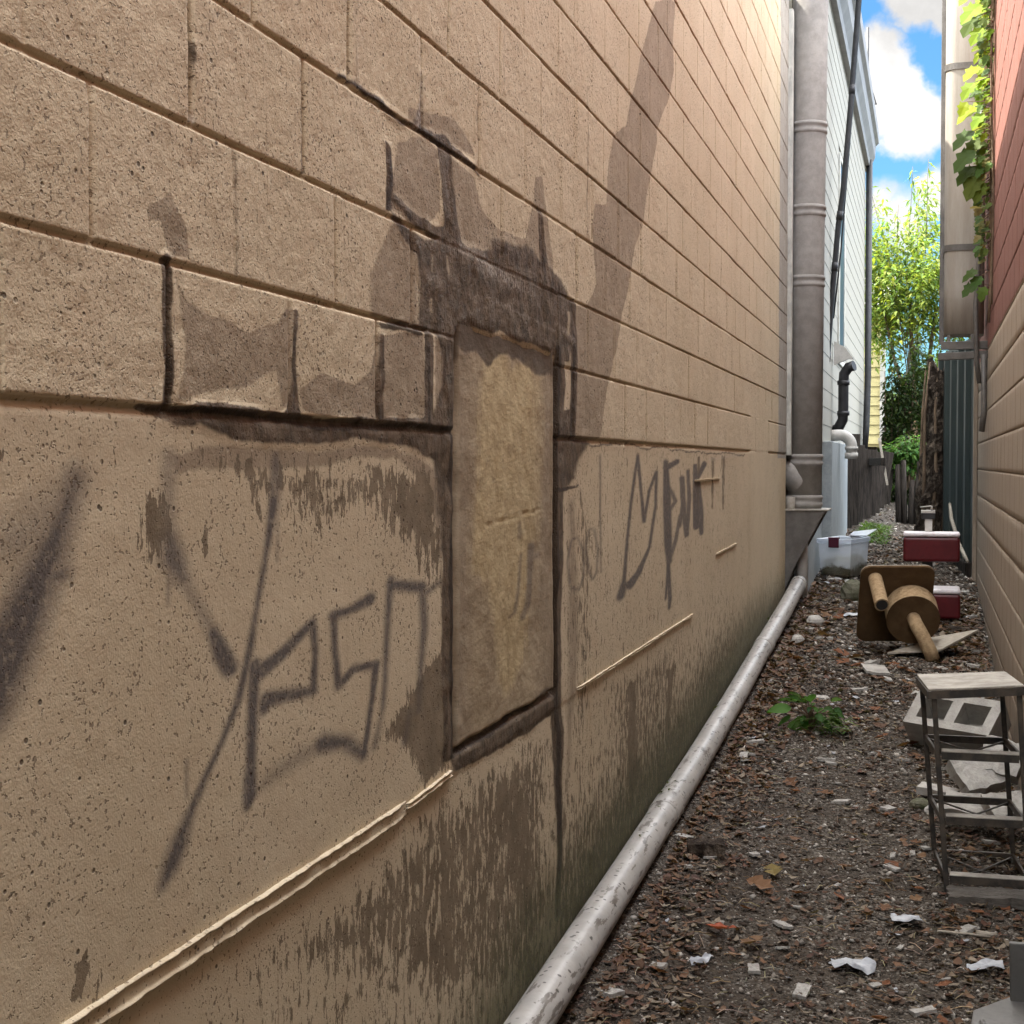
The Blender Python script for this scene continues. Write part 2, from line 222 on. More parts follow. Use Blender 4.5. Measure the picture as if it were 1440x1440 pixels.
def principled(t,out,color,rough=.7,metal=0.,normal=None,spec=.4,**kw):
    n=t.node('ShaderNodeBsdfPrincipled')
    t.put(n.inputs['Base Color'],color); t.put(n.inputs['Roughness'],rough); t.put(n.inputs['Metallic'],metal)
    t.put(n.inputs['Specular IOR Level'],spec)
    if normal is not None: t.put(n.inputs['Normal'],normal)
    for k,v in kw.items(): t.put(n.inputs[k],v)
    t.L.new(n.outputs[0],out.inputs[0]); return n
def worn(name,col,col2,scale=8,rough=.7,metal=0.,bump=.3,bscale=60,stretch=(1,1,1),spec=.4,bdist=.003,lo=.35,hi=.65):
    """two-tone weathered surface"""
    m,t,out=material(name); v=t.map(t.coord(),stretch)
    f=t.step(t.noise(v,scale,7,.65),lo,hi); fine=t.noise(v,bscale,5,.6)
    c=t.mix(f,col,col2); c=t.mix(t.mul(t.step(fine,.5,.75),.35),c,tuple(x*.55 for x in col2))
    principled(t,out,c,rough,metal,t.bump(fine,bump,bdist),spec); return m
# ------------------------------------------------------------------ mesh helpers
class MB:
    def __init__(s): s.v=[]; s.f=[]; s.col=[]; s.sm=[]
    def addv(s,vs,fs,col=None,smooth=False):
        b=len(s.v); s.v+= [tuple(x) for x in vs]; s.f+=[tuple(i+b for i in f) for f in fs]; s.sm+=[smooth]*len(fs)
        s.col+=[col or (1,1,1)]*len(vs); return s
    def box(s,c,size,rot=None,col=None):
        x,y,z=(d/2 for d in size); M=(rot if isinstance(rot,Matrix) else Euler(rot or (0,0,0)).to_matrix())
        P=[Vector(c)+M@Vector(p) for p in [(-x,-y,-z),(x,-y,-z),(x,y,-z),(-x,y,-z),(-x,-y,z),(x,-y,z),(x,y,z),(-x,y,z)]]
        return s.addv(P,[(0,3,2,1),(4,5,6,7),(0,1,5,4),(1,2,6,5),(2,3,7,6),(3,0,4,7)],col)
    def hexa(s,P,col=None):     # four bottom corners ccw, four top corners
        return s.addv(P,[(0,3,2,1),(4,5,6,7),(0,1,5,4),(1,2,6,5),(2,3,7,6),(3,0,4,7)],col)
    def tube(s,pts,r,seg=12,caps=True,col=None,smooth=True):
        pts=[Vector(p) for p in pts]; n=len(pts); rs=r if isinstance(r,(list,tuple)) else [r]*n
        vs=[]; fs=[]; t0=(pts[1]-pts[0]).normalized(); a=Vector((0,0,1)) if abs(t0.z)<.9 else Vector((1,0,0))
        u=t0.cross(a).normalized()
        for i,p in enumerate(pts):
            t=(pts[min(i+1,n-1)]-pts[max(i-1,0)]).normalized(); u=(u-t*u.dot(t)).normalized(); w=t.cross(u)
            for k in range(seg):
                q=2*math.pi*k/seg; vs.append(p+(u*math.cos(q)+w*math.sin(q))*rs[i])
        for i in range(n-1):
            for k in range(seg):
                k2=(k+1)%seg; fs.append((i*seg+k,i*seg+k2,(i+1)*seg+k2,(i+1)*seg+k))
        s.addv(vs,fs,col,smooth)
        if caps:
            b=len(s.v)-len(vs); s.f+=[tuple(b+k for k in range(seg))[::-1],tuple(b+(n-1)*seg+k for k in range(seg))]; s.sm+=[False,False]
        return s
    def prism(s,poly,d,col=None):   # planar polygon (3-D points) extruded by vector d
        n=len(poly); P=[Vector(p) for p in poly]; d=Vector(d)
        return s.addv(P+[p+d for p in P],[tuple(range(n))[::-1],tuple(range(n,2*n))]+[(i,(i+1)%n,n+(i+1)%n,n+i) for i in range(n)],col)
def wl(o):
    p=Vector((0,0,0))
    while o: p+=o.location; o=o.parent
    return p
def obj(name,mb,mat,parent=None,loc=None,bevel=0.,seg=2,smooth=False):
    base=wl(parent)+Vector(loc or (0,0,0)) if parent else Vector(loc or (0,0,0))
    me=bpy.data.meshes.new(name); me.from_pydata([tuple(Vector(v)-base) for v in mb.v],[],mb.f); me.update()
    me.polygons.foreach_set('use_smooth',[bool(a or smooth) for a in mb.sm])
    a=me.color_attributes.new('tint','FLOAT_COLOR','POINT'); a.data.foreach_set('color',np.array([(*c,1) for c in mb.col],dtype=np.float32).ravel())
    me.materials.append(mat); o=bpy.data.objects.new(name,me); C.objects.link(o)
    if parent: o.parent=parent
    o.location=loc or (0,0,0)
    if bevel: b=o.modifiers.new('edge','BEVEL'); b.width=bevel; b.segments=seg; b.limit_method='ANGLE'; b.angle_limit=R(40)
    return o
def tag(o,label=None,cat=None,group=None,kind=None):
    for k,v in (('label',label),('category',cat),('group',group),('kind',kind)):
        if v: o[k]=v
    return o
def thing(name,label,cat,loc,group=None):
    o=bpy.data.objects.new(name,None); C.objects.link(o); o.location=loc; o.empty_display_size=.1
    return tag(o,label,cat,group)
def lone(name,mb,mat,label,cat,loc=None,group=None,**k):     # a thing that is one mesh
    if loc is None:
        q=np.array(mb.v); loc=(float(q[:,0].mean()),float(q[:,1].mean()),float(q[:,2].min()))
    return tag(obj(name,mb,mat,None,loc,**k),label,cat,group)
# value noise for numpy arrays
_T=rng.random((256,256))
def vnoise(a,b,seed=0):
    a=np.asarray(a)+seed*17.3; b=np.asarray(b)+seed*9.7
    i=np.floor(a).astype(int); j=np.floor(b).astype(int); f=a-i; g=b-j; f=f*f*(3-2*f); g=g*g*(3-2*g)
    t=lambda x,y:_T[x%256,y%256]
    return (t(i,j)*(1-f)+t(i+1,j)*f)*(1-g)+(t(i,j+1)*(1-f)+t(i+1,j+1)*f)*g
def fbm(a,b,oct=4,seed=0):
    s=0;w=.5
    for k in range(oct): s=s+w*vnoise(a*2**k,b*2**k,seed+k); w*=.5
    return s
def sstep(x,a,b):
    t=np.clip((x-a)/(b-a),0,1); return t*t*(3-2*t)
def sdpoly(y,z,pts,k):
    y=y/k; P=[(p[0]/k,p[1]) for p in pts]; d=np.full(y.shape,1e9); ins=np.zeros(y.shape,bool); n=len(P)
    for i in range(n):
        a=P[i]; b=P[(i+1)%n]; ex,ey=b[0]-a[0],b[1]-a[1]; wx,wy=y-a[0],z-a[1]
        t=np.clip((wx*ex+wy*ey)/max(1e-12,ex*ex+ey*ey),0,1); d=np.minimum(d,(wx-ex*t)**2+(wy-ey*t)**2)
        c=(a[1]>z)!=(b[1]>z)
        with np.errstate(divide='ignore',invalid='ignore'): xi=ex*(z-a[1])/(ey if ey else 1e-12)+a[0]
        ins^=(c&(y<xi))
    return np.where(ins,1,-1)*np.sqrt(d)
def sdstroke(y,z,pts,k):
    y=y/k; best=np.full(y.shape,-1e9)
    for (a0,a1,ra),(b0,b1,rb) in zip(pts,pts[1:]):
        a0/=k; b0/=k; ex,ey=b0-a0,b1-a1; wx,wy=y-a0,z-a1
        t=np.clip((wx*ex+wy*ey)/max(1e-12,ex*ex+ey*ey),0,1)
        best=np.maximum(best,ra+(rb-ra)*t-np.sqrt((wx-ex*t)**2+(wy-ey*t)**2))
    return best
def layers(y,z):
    out={}; y0,z0=y,z; wy=(fbm(y*5,z*9,5,200)-.48)*.05; wz=(fbm(y*7,z*5,5,210)-.48)*.035
    for L,fn in ((POLYS,sdpoly),(STROKES,sdstroke)):
        for name,soft,st,k,pts in L:
            q=.12 if name in('spray','chalk') else 1.; y=y0+wy*q; z=z0+wz*q
            a=out.setdefault(name,np.zeros(y.shape))
            q=np.array([p[:2] for p in pts]); pad=.12
            sel=(y>q[:,0].min()-pad*k)&(y<q[:,0].max()+pad*k)&(z>q[:,1].min()-pad)&(z<q[:,1].max()+pad)
            if not sel.any(): continue
            d=fn(y[sel],z[sel],pts,k); a[sel]=np.maximum(a[sel],st*np.clip(.5+d/(2*soft),0,1))
    if 'hole' in out and 'damp' in out: out['damp']=out['damp']*(1-out['hole'])
    return out
def grid_obj(name,U,V,fx,mat,parent,attrs=None,smooth=True,place=None):
    """sheet over sorted coordinates U x V; fx gives (n,3) points"""
    y,z=[q.ravel() for q in np.meshgrid(U,V,indexing='ij')]; P=fx(y,z); base=np.array(wl(parent)) if parent else np.zeros(3)
    nu,nv=len(U),len(V); i,j=[q.ravel() for q in np.meshgrid(np.arange(nu-1),np.arange(nv-1),indexing='ij')]
    a=i*nv+j; F=np.stack([a,a+nv,a+nv+1,a+1],1).astype(np.int32)
    me=bpy.data.meshes.new(name); me.vertices.add(len(P)); me.vertices.foreach_set('co',(P-base).astype(np.float32).ravel())
    me.loops.add(F.size); me.loops.foreach_set('vertex_index',F.ravel()); me.polygons.add(len(F))
    me.polygons.foreach_set('loop_start',np.arange(0,F.size,4,dtype=np.int32)); me.polygons.foreach_set('use_smooth',np.full(len(F),smooth)); me.update(calc_edges=True)
    for k,f in (attrs or {}).items():
        at=me.attributes.new(k,'FLOAT','POINT'); at.data.foreach_set('value',np.asarray(f,dtype=np.float32))
    me.materials.append(mat); o=bpy.data.objects.new(name,me); C.objects.link(o)
    if parent: o.parent=parent
    return o
def merge(a,tol=.0012):
    a=np.sort(np.concatenate(a)); keep=[a[0]]
    for v in a[1:]:
        if v-keep[-1]>tol: keep.append(v)
    return np.array(keep)
def gz(x,y):        # ground height
    x=np.asarray(x,float); y=np.asarray(y,float)
    z=-1.79+.067*np.minimum(y,19)-.09*np.clip(x+.3,-.8,.9)
    z=z+.05*sstep(-x,.62,.95)*sstep(7-y,0,3)
    return z+(fbm(x*2.2,y*2.2,3,3)-.45)*.05+(fbm(x*11,y*11,3,9)-.45)*.018
G=lambda x,y:float(gz(x,y))

# ================================================================== WORLD, SUN, CAMERA
sun_dir=Vector((-.56,-.05,.823)).normalized()
S=bpy.context.scene; w=bpy.data.worlds.new('World'); S.world=w; w.use_nodes=True
t=NT(w.node_tree); t.N.clear(); out=t.node('ShaderNodeOutputWorld')
sky=t.node('ShaderNodeTexSky',sky_type='NISHITA',sun_disc=False,sun_elevation=math.asin(sun_dir.z),sun_rotation=math.atan2(sun_dir.x,sun_dir.y),air_density=1.0,dust_density=.3,ozone_density=4.)
v=t.coord('Generated')
n1=t.noise(v,7.,8,.62); n2=t.noise(t.map(v,loc=(3.1,1.7,.4)),2.2,6,.55)
warp=t.node('ShaderNodeVectorMath',{0:v,1:t.node('ShaderNodeVectorMath',{0:t.node('ShaderNodeVectorMath',{0:t.noise(v,14,6,.6,col=True),1:(.5,.5,.5)},operation='SUBTRACT').outputs[0],1:(.055,.055,.055)},operation='MULTIPLY').outputs[0]},operation='ADD').outputs[0]
blob=None
def cloud(d,r0,r1):      # one cumulus: a direction and its angular radius
    global blob
    d=Vector(d).normalized(); q=t.node('ShaderNodeVectorMath',{0:warp,1:tuple(d)},operation='DISTANCE').outputs['Value']
    b=t.step(q,r1,r0); blob=b if blob is None else t.m('MAXIMUM',blob,b)
cloud((-0.0293, 0.9713, 0.2359),0.019,0.027)
cloud((-0.02, 0.9748, 0.2224),0.02,0.028)
cloud((-0.0073, 0.9774, 0.2114),0.015,0.024)
cloud((-0.0356, 0.9672, 0.2517),0.012,0.022)
cloud((-0.0123, 0.9796, 0.2005),0.011,0.02)
cloud((-0.0045, 0.9594, 0.282),0.017,0.027)
cloud((-0.0201, 0.9602, 0.2784),0.01,0.02)
cloud((0.0099, 0.9619, 0.2732),0.017,0.024)
cloud((0.0057, 0.9858, 0.1678),0.01,0.018)
cloud((-0.0141, 0.989, 0.1473),0.006,0.026)
cloud((-0.0292, 0.9874, 0.1556),0.004,0.02)
gen=t.mul(t.step(t.add(n2,t.mul(n1,.25)),.50,.62),t.step(t.xyz(v)[2],.29,.40))  # unseen high clouds, added to light the alley from overhead
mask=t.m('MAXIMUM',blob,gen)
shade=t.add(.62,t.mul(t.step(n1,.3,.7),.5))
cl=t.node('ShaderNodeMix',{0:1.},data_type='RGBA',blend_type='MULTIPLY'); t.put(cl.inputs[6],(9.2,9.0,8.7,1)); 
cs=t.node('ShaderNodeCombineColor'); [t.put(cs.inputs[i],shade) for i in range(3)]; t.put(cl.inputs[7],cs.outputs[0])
low=t.step(t.xyz(v)[2],.29,.44)  # dims sky and clouds in the low band, overhead stays bright
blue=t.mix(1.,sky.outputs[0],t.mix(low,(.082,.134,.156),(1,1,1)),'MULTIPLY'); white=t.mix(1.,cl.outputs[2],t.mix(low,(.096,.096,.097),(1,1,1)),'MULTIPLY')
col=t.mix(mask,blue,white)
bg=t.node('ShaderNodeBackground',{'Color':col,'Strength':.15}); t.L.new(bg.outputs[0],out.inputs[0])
L=bpy.data.lights.new('sun','SUN'); L.energy=2.; L.angle=R(.5); L.color=(1,.95,.86); lo=bpy.data.objects.new('sun',L); C.objects.link(lo)
lo.rotation_euler=(-sun_dir).to_track_quat('-Z','Y').to_euler(); lo.location=(-6,-8,14)
cam=bpy.data.cameras.new('camera'); cam.sensor_width=36; cam.lens=54.; cam.clip_start=.05; cam.clip_end=3000
co=bpy.data.objects.new('camera',cam); C.objects.link(co); S.camera=co
th=math.atan(585/2160); pit=math.atan(68/2160); co.rotation_euler=(math.pi/2-pit,0,th)
S.view_settings.view_transform='Standard'; S.view_settings.look='None'; S.view_settings.gamma=1; S.view_settings.exposure=3.2

# ================================================================== MATERIALS
def wall_material():
    m,t,out=material('painted_block'); co=t.coord(); X=t.xyz(co)
    A={k:t.attr(k) for k in ('damp','wash','spray','peel','green','chalk','bare','core')}
    st=t.map(co,(1,26,2.2)); stf=t.map(co,(1,52,13)); big=t.noise(co,1.7,4,.5); mid=t.noise(co,9,4,.6); fine=t.noise(co,85,3,.65); grit=t.noise(co,260,2,.6)
    tone=t.mix(t.step(big,.3,.7),(.555,.462,.312),(.60,.505,.35))
    tone=t.mix(t.mul(t.step(t.noise(st,1.6,5,.6),.5,.8),.30),tone,(.48,.385,.25))
    tone=t.mix(t.mul(t.step(t.noise(t.map(co,(1,1,1),(5,2,9)),4,4,.5),.56,.72),.28),tone,(.54,.41,.27))
    tone=t.mix(t.mul(t.step(mid,.55,.8),.18),tone,(.64,.55,.37))
    # dark spots in the pits of the blocks
    patch=t.step(t.noise(co,5.5,3,.5),.36,.66)
    pits=t.step(t.add(t.noise(t.map(co,(1,1,1.25)),115,2,.55),t.add(t.mul(patch,.06),t.mul(t.step(X[2],1.690,1.664),-.010))),.635,.70)
    vp=t.vor(t.map(co,(1,1,1.2)),34); pore=t.mul(t.step(vp,.17,.09),t.step(t.noise(co,13,2,.5),.5,.6))
    bed=t.mix(t.mul(t.step(t.attr('joint'),.2,.75),.55),tone,(.27,.20,.11))
    # washed-over paint of another batch
    n_w=t.add(A['wash'],t.mul(t.add(t.noise(t.map(co,(1,22,7)),2.4,5,.6),-.5),.34))
    c=t.mix(t.mul(t.step(n_w,.37,.66),t.add(.60,t.mul(t.noise(t.map(co,(1,9,4)),2.6,4,.6),.62))),bed,t.mix(t.step(mid,.3,.7),(.285,.225,.150),(.35,.28,.195)))
    # paint worn off the concrete in vertical flakes
    pn=t.add(A['peel'],t.mul(t.add(t.add(t.mul(t.noise(stf,1.0,6,.72),.5),t.mul(t.noise(t.map(co,(1,1.5,1)),20,6,.72),.5)),-.5),1.95))
    pe=t.step(pn,.56,.60)
    c=t.mix(t.mul(pe,.9),c,t.mix(t.step(mid,.35,.65),(.135,.100,.060),(.215,.168,.108)))
    spk=t.step(t.noise(co,90,2,.5),.3,.5)
    c=t.mix(t.mul(t.mul(A['spray'],t.m('SUBTRACT',1,t.mul(pe,.35))),t.add(.72,t.mul(spk,.2))),c,(.082,.072,.070))
    dn=t.add(A['damp'],t.mul(t.add(t.noise(t.map(co,(1,14,9)),3,4,.62),-.5),.30))
    dcol=t.mix(t.step(t.noise(co,22,4,.6),.3,.7),(.040,.027,.016),(.145,.105,.070))
    c=t.mix(t.mul(t.step(dn,.34,.62),.94),c,dcol)
    c=t.mix(t.mul(t.step(t.add(A['core'],t.mul(t.add(t.noise(co,45,4,.6),-.5),.4)),.2,.6),.88),c,(.032,.022,.014))
    gn=t.add(A['green'],t.mul(t.add(t.noise(t.map(co,(1,18,5)),2.5,4,.65),-.5),.9))
    c=t.mix(t.mul(t.step(gn,.35,.95),.82),c,t.mix(t.step(fine,.4,.6),(.082,.085,.030),(.05,.052,.024)))
    cn=t.mul(A['chalk'],t.step(t.noise(t.map(co,(1,40,30)),3,4,.6),.4,.6))
    c=t.mix(t.mul(cn,.8),c,(.60,.55,.47))
    c=t.mix(t.mul(A['bare'],.85),c,t.mix(t.step(t.noise(st,2.5,5,.6),.35,.65),(.24,.23,.21),(.40,.39,.36)))
    c=t.mix(t.mul(pits,.62),c,(.10,.065,.038)); c=t.mix(t.mul(pore,.8),c,(.05,.034,.022))
    # thin rust-dark runs down the paint
    run=t.mul(t.step(t.noise(t.map(co,(1,90,1.1)),1,3,.5),.66,.72),t.step(t.noise(co,2.3,2,.5),.5,.62))
    c=t.mix(t.mul(run,.35),c,(.20,.125,.075))
    h=t.add(t.mul(t.noise(co,48,4,.62),.9),t.mul(grit,.35)); h=t.m('SUBTRACT',h,t.mul(pits,.5)); h=t.m('SUBTRACT',h,t.mul(pore,1.2)); h=t.m('SUBTRACT',h,t.mul(pe,.35)); h=t.add(h,t.mul(t.mul(A['damp'],t.noise(t.map(co,(1,12,9)),4,5,.65)),2.2))
    cast=t.step(X[2],1.690,1.664); h=t.add(t.mul(t.noise(co,48,4,.62),t.m('SUBTRACT',.9,t.mul(cast,.52))),t.mul(t.m('SUBTRACT',h,t.mul(t.noise(co,48,4,.62),.9)),t.m('SUBTRACT',1,t.mul(cast,.3))))
    principled(t,out,c,t.m('SUBTRACT',.88,t.mul(t.step(dn,.34,.62),.22)),0,t.bump(h,.75,.0045),.3); return m
def infill_material():
    m,t,out=material('rendered_infill'); co=t.coord(); mid=t.noise(co,8,6,.65); fine=t.noise(t.map(co,(1,1,1.6)),70,5,.65); st=t.map(co,(1,30,3))
    c=t.mix(t.step(mid,.3,.7),(.33,.26,.165),(.42,.34,.22))
    oc=t.add(t.attr('ochre'),t.mul(t.add(t.noise(st,1.6,6,.65),-.5),.8))
    c=t.mix(t.mul(t.step(oc,.35,.75),.85),c,t.mix(t.step(t.noise(co,16,5,.6),.35,.65),(.47,.365,.20),(.56,.455,.26)))
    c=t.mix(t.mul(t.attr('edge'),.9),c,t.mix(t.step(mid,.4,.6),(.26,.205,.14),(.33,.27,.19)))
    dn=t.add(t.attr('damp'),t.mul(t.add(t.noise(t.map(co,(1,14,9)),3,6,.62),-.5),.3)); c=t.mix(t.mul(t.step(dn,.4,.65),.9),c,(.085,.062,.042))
    c=t.mix(t.mul(t.attr('spray'),.7),c,(.11,.092,.085)); c=t.mix(t.mul(t.attr('chalk'),.45),c,(.5,.44,.36))
    c=t.mix(t.mul(t.step(t.noise(co,120,3,.6),.62,.7),.5),c,(.1,.068,.04))
    h=t.add(fine,t.mul(t.noise(t.map(co,(1,30,80)),1,4,.6),.6)); c=t.mix(t.mul(t.step(t.noise(co,21,5,.7),.5,.72),.35),c,(.17,.115,.066)); c=t.mix(t.mul(t.attr('core'),.9),c,(.035,.024,.015))
    principled(t,out,c,.85,0,t.bump(h,.45,.004),.3); return m
def right_wall_material():
    m,t,out=material('red_over_tan_paint'); co=t.coord(); X=t.xyz(co)
    st=t.noise(t.map(co,(1,26,1.8)),2,5,.6); mid=t.noise(co,7,5,.6); 
    tan=t.mix(t.step(st,.35,.7),(.355,.29,.225),(.29,.235,.182)); red=t.mix(t.step(st,.35,.7),(.215,.088,.066),(.175,.074,.057))
    red=t.mix(t.mul(t.step(mid,.55,.75),.3),red,(.33,.14,.11))
    c=t.mix(t.step(t.add(X[2],t.mul(t.add(mid,-.5),.012)),2.395,2.40),tan,red)
    c=t.mix(t.mul(t.step(t.noise(co,60,4,.6),.6,.75),.35),c,(.13,.09,.06))
    c=t.mix(t.mul(t.attr('joint'),.55),c,(.11,.08,.06))
    g=t.step(t.add(X[2],t.mul(mid,.5)),1.05,.55); c=t.mix(t.mul(g,.45),c,(.13,.10,.07))
    principled(t,out,c,.8,0,t.bump(t.noise(co,90,5,.6),.5,.003),.35); return m  #rw
def ground_material():
    m,t,out=material('gravel_soil'); co=t.coord(); a=t.noise(co,2.2,5,.6); b=t.noise(co,38,6,.7); v=t.vor(co,95,1); vd=t.vor(co,95,0)
    hs=t.xyz(t.node('ShaderNodeVectorMath',{0:v,1:(1,1,1)},operation='MULTIPLY').outputs[0])[0]
    c=t.ramp(hs,[(0,(.030,.025,.020)),(.35,(.076,.064,.051)),(.65,(.064,.051,.040)),(.85,(.14,.123,.103)),(1,(.21,.19,.165))])
    c=t.mix(t.step(a,.42,.66),c,t.mix(t.step(b,.35,.65),(.027,.021,.016),(.072,.056,.042)))
    c=t.mix(t.mul(t.step(t.noise(co,5,4,.6),.62,.74),.5),c,(.055,.055,.022))
    principled(t,out,c,.95,0,t.bump(t.add(t.mul(vd,-.8),b),1.,.012),.2); return m
def tint_material(name,rough=.85,bump=.4,bscale=80,spec=.3,transl=0.,noise=.25):
    m,t,out=material(name); co=t.coord(); c=t.attr('tint',0); n=t.noise(co,bscale,4,.6)
    c=t.mix(t.mul(t.step(n,.4,.7),noise),c,t.mix(1.,c,(.45,.42,.38),'MULTIPLY'))
    p=principled(t,out,c,rough,0,t.bump(n,bump,.003),spec)
    if transl:
        tr=t.node('ShaderNodeBsdfTranslucent'); t.put(tr.inputs[0],t.mix(1.,c,(1.5,1.55,.75),'MULTIPLY')); mx=t.node('ShaderNodeMixShader',{0:transl}); t.L.new(p.outputs[0],mx.inputs[1]); t.L.new(tr.outputs[0],mx.inputs[2]); t.L.new(mx.outputs[0],out.inputs[0])
    return m
def pvc_material():
    m,t,out=material('dirty_white_pvc'); co=t.coord(); d=t.noise(co,6,6,.65); 
    sc=t.step(t.noise(t.map(co,(34,9,60),rot=(.5,.2,.3)),1,4,.6),.572,.62); sc=t.mul(sc,t.step(t.noise(co,3.1,3,.5),.36,.52))
    sp=t.mul(t.step(t.vor(co,34),.25,.17),t.step(t.noise(co,5,3,.5),.44,.56))
    c=t.mix(t.step(d,.35,.7),(.38,.365,.34),(.28,.27,.25)); c=t.mix(t.mul(t.step(t.noise(co,30,5,.7),.45,.7),.5),c,(.27,.245,.215))
    c=t.mix(t.mul(sc,.9),c,(.10,.085,.07)); c=t.mix(t.mul(sp,.92),c,(.035,.03,.025))
    principled(t,out,c,.42,0,t.bump(d,.15,.002),.5); return m
M={}
M['wall']=wall_material(); M['infill']=infill_material(); M['rwall']=right_wall_material(); M['ground']=ground_material(); M['pvc']=pvc_material()
M['stone']=tint_material('stone',.9,.6,70); M['leaf']=tint_material('dry_leaf',.75,.4,60,.3,.15); M['green']=tint_material('green_leaf',.6,.2,30,.12,.40,.12)
M['duct']=worn('galvanised_duct',(.315,.30,.28),(.25,.238,.222),14,.85,0,.12,150,spec=.2); M['rduct']=worn('grey_painted_duct',(.36,.33,.29),(.29,.26,.225),3,.5,.1,.08,60,(6,6,.6))
M['steel']=worn('grey_steel',(.16,.15,.14),(.105,.098,.09),8,.55,.3,.2,90); M['b2wall']=worn('pale_painted_cladding',(.33,.32,.275),(.29,.282,.243),3,.7,0,.15,40,(1,8,1),bdist=.002)
M['b2base']=worn('painted_concrete_base',(.38,.42,.43),(.27,.30,.31),5,.8,0,.4,50,(1,9,1.2)); M['cornice']=worn('grey_cornice',(.25,.255,.26),(.20,.205,.21),4,.6,0,.15,50,(1,1,1))
M['black']=worn('black_plastic',(.016,.016,.018),(.028,.028,.03),12,.5,0,.15,60); M['scrap']=worn('pale_scrap',(.34,.36,.39),(.20,.21,.23),14,.4,0,.3,60)
M['white']=worn('white_paint',(.55,.53,.50),(.42,.41,.38),6,.5,0,.1,60)
M['trim']=worn('weathered_white_trim',(.58,.58,.52),(.38,.38,.35),11,.7,0,.3,60,(1,1,.5)); M['dkwood']=worn('dark_weathered_wood',(.016,.013,.011),(.050,.041,.034),4,.9,0,.7,60,(14,14,1.2),.2,.006)
M['greywood']=worn('grey_split_wood',(.20,.185,.165),(.12,.108,.095),6,.9,0,.9,30,(2,26,26),.2,.008); M['greenmetal']=worn('dark_green_sheet',(.036,.050,.048),(.026,.037,.036),4,.45,.2,.06,40,(3,3,.5))
M['concrete']=worn('grey_concrete',(.43,.415,.385),(.30,.288,.265),9,.92,0,.7,110,(1,1,1),.2,.004); M['moss']=worn('mossy_stone',(.15,.145,.11),(.060,.068,.030),9,.95,0,.9,60,(1,1,1),.2,.006)
M['red']=worn('dark_red_vinyl',(.095,.007,.011),(.07,.005,.008),5,.34,0,.03,40); M['sky_sheen']=worn('painted_sky_sheen',(.74,.70,.74),(.62,.57,.61),5,.35,0,.03,40)  # sky reflection on the red pads put into a pale colour
M['carpet']=worn('brown_carpet',(.105,.066,.034),(.075,.046,.023),7,.98,0,.9,260,(1,1,1),.1,.003); M['plank']=worn('pale_board',(.40,.36,.30),(.28,.25,.205),7,.85,0,.4,60,(4,14,4),.2)
M['bark']=worn('rough_bark',(.030,.022,.017),(.17,.135,.105),6,.95,0,1.,26,(3,3,2.2),.15,.02,.45,.7); M['stem']=worn('yellow_brown_stem',(.13,.085,.04),(.07,.05,.028),6,.8,0,.5,40,(6,6,1)); M['vine_stem']=worn('vine_stem',(.20,.14,.09),(.11,.075,.05),7,.85,0,.5,60)
M['maroon']=worn('maroon_plastic',(.085,.012,.03),(.065,.01,.024),6,.4,0,.05,40); M['yellow']=worn('yellow_weatherboard',(.50,.44,.22),(.45,.39,.19),3,.7,0,.1,40); M['greyplastic']=worn('grey_moulded_plastic',(.15,.147,.14),(.105,.102,.097),4,.6,0,.2,60)
M['rack']=worn('grey_rack_paint',(.030,.028,.026),(.085,.068,.052),16,.5,.2,.25,80); M['racktop']=worn('pale_grey_shelf',(.40,.375,.33),(.24,.22,.19),10,.7,.05,.5,60); M['roof']=worn('grey_roof',(.22,.22,.22),(.17,.17,.17),3,.8)
def sisal():
    m,t,out=material('sisal_rope'); co=t.coord('UV'); g=t.coord(); n=t.noise(g,40,4,.6)
    c=t.mix(t.step(n,.35,.7),(.36,.26,.155),(.25,.175,.10)); principled(t,out,c,.95,0,t.bump(t.noise(t.map(g,(60,60,160)),1,3,.6),.9,.006),.1); return m
M['sisal']=sisal()
def tub_plastic():
    m,t,out=material('clear_storage_plastic'); co=t.coord(); n=t.noise(co,6,4,.5)
    d=t.node('ShaderNodeBsdfPrincipled'); t.put(d.inputs['Base Color'],t.mix(t.step(t.add(t.xyz(t.coord())[2],t.mul(t.noise(t.coord(),9,4,.6),.16)),.205,.155),t.mix(t.step(n,.35,.7),(.84,.89,.95),(.74,.79,.86)),(.085,.062,.036))); t.put(d.inputs['Roughness'],.3)
    tr=t.node('ShaderNodeBsdfTransparent',{'Color':(.86,.92,.98)}); mx=t.node('ShaderNodeMixShader',{0:t.add(.52,t.mul(t.step(n,.4,.7),.14))}); t.L.new(tr.outputs[0],mx.inputs[1]); t.L.new(d.outputs[0],mx.inputs[2]); t.L.new(mx.outputs[0],out.inputs[0]); return m
M['tub']=tub_plastic()
def glass_dark():
    m,t,out=material('dark_window_glass'); principled(t,out,t.mix(t.noise(t.coord(),2),(.012,.015,.02),(.03,.035,.045)),.35,0,None,.2); return m
M['glass']=glass_dark()

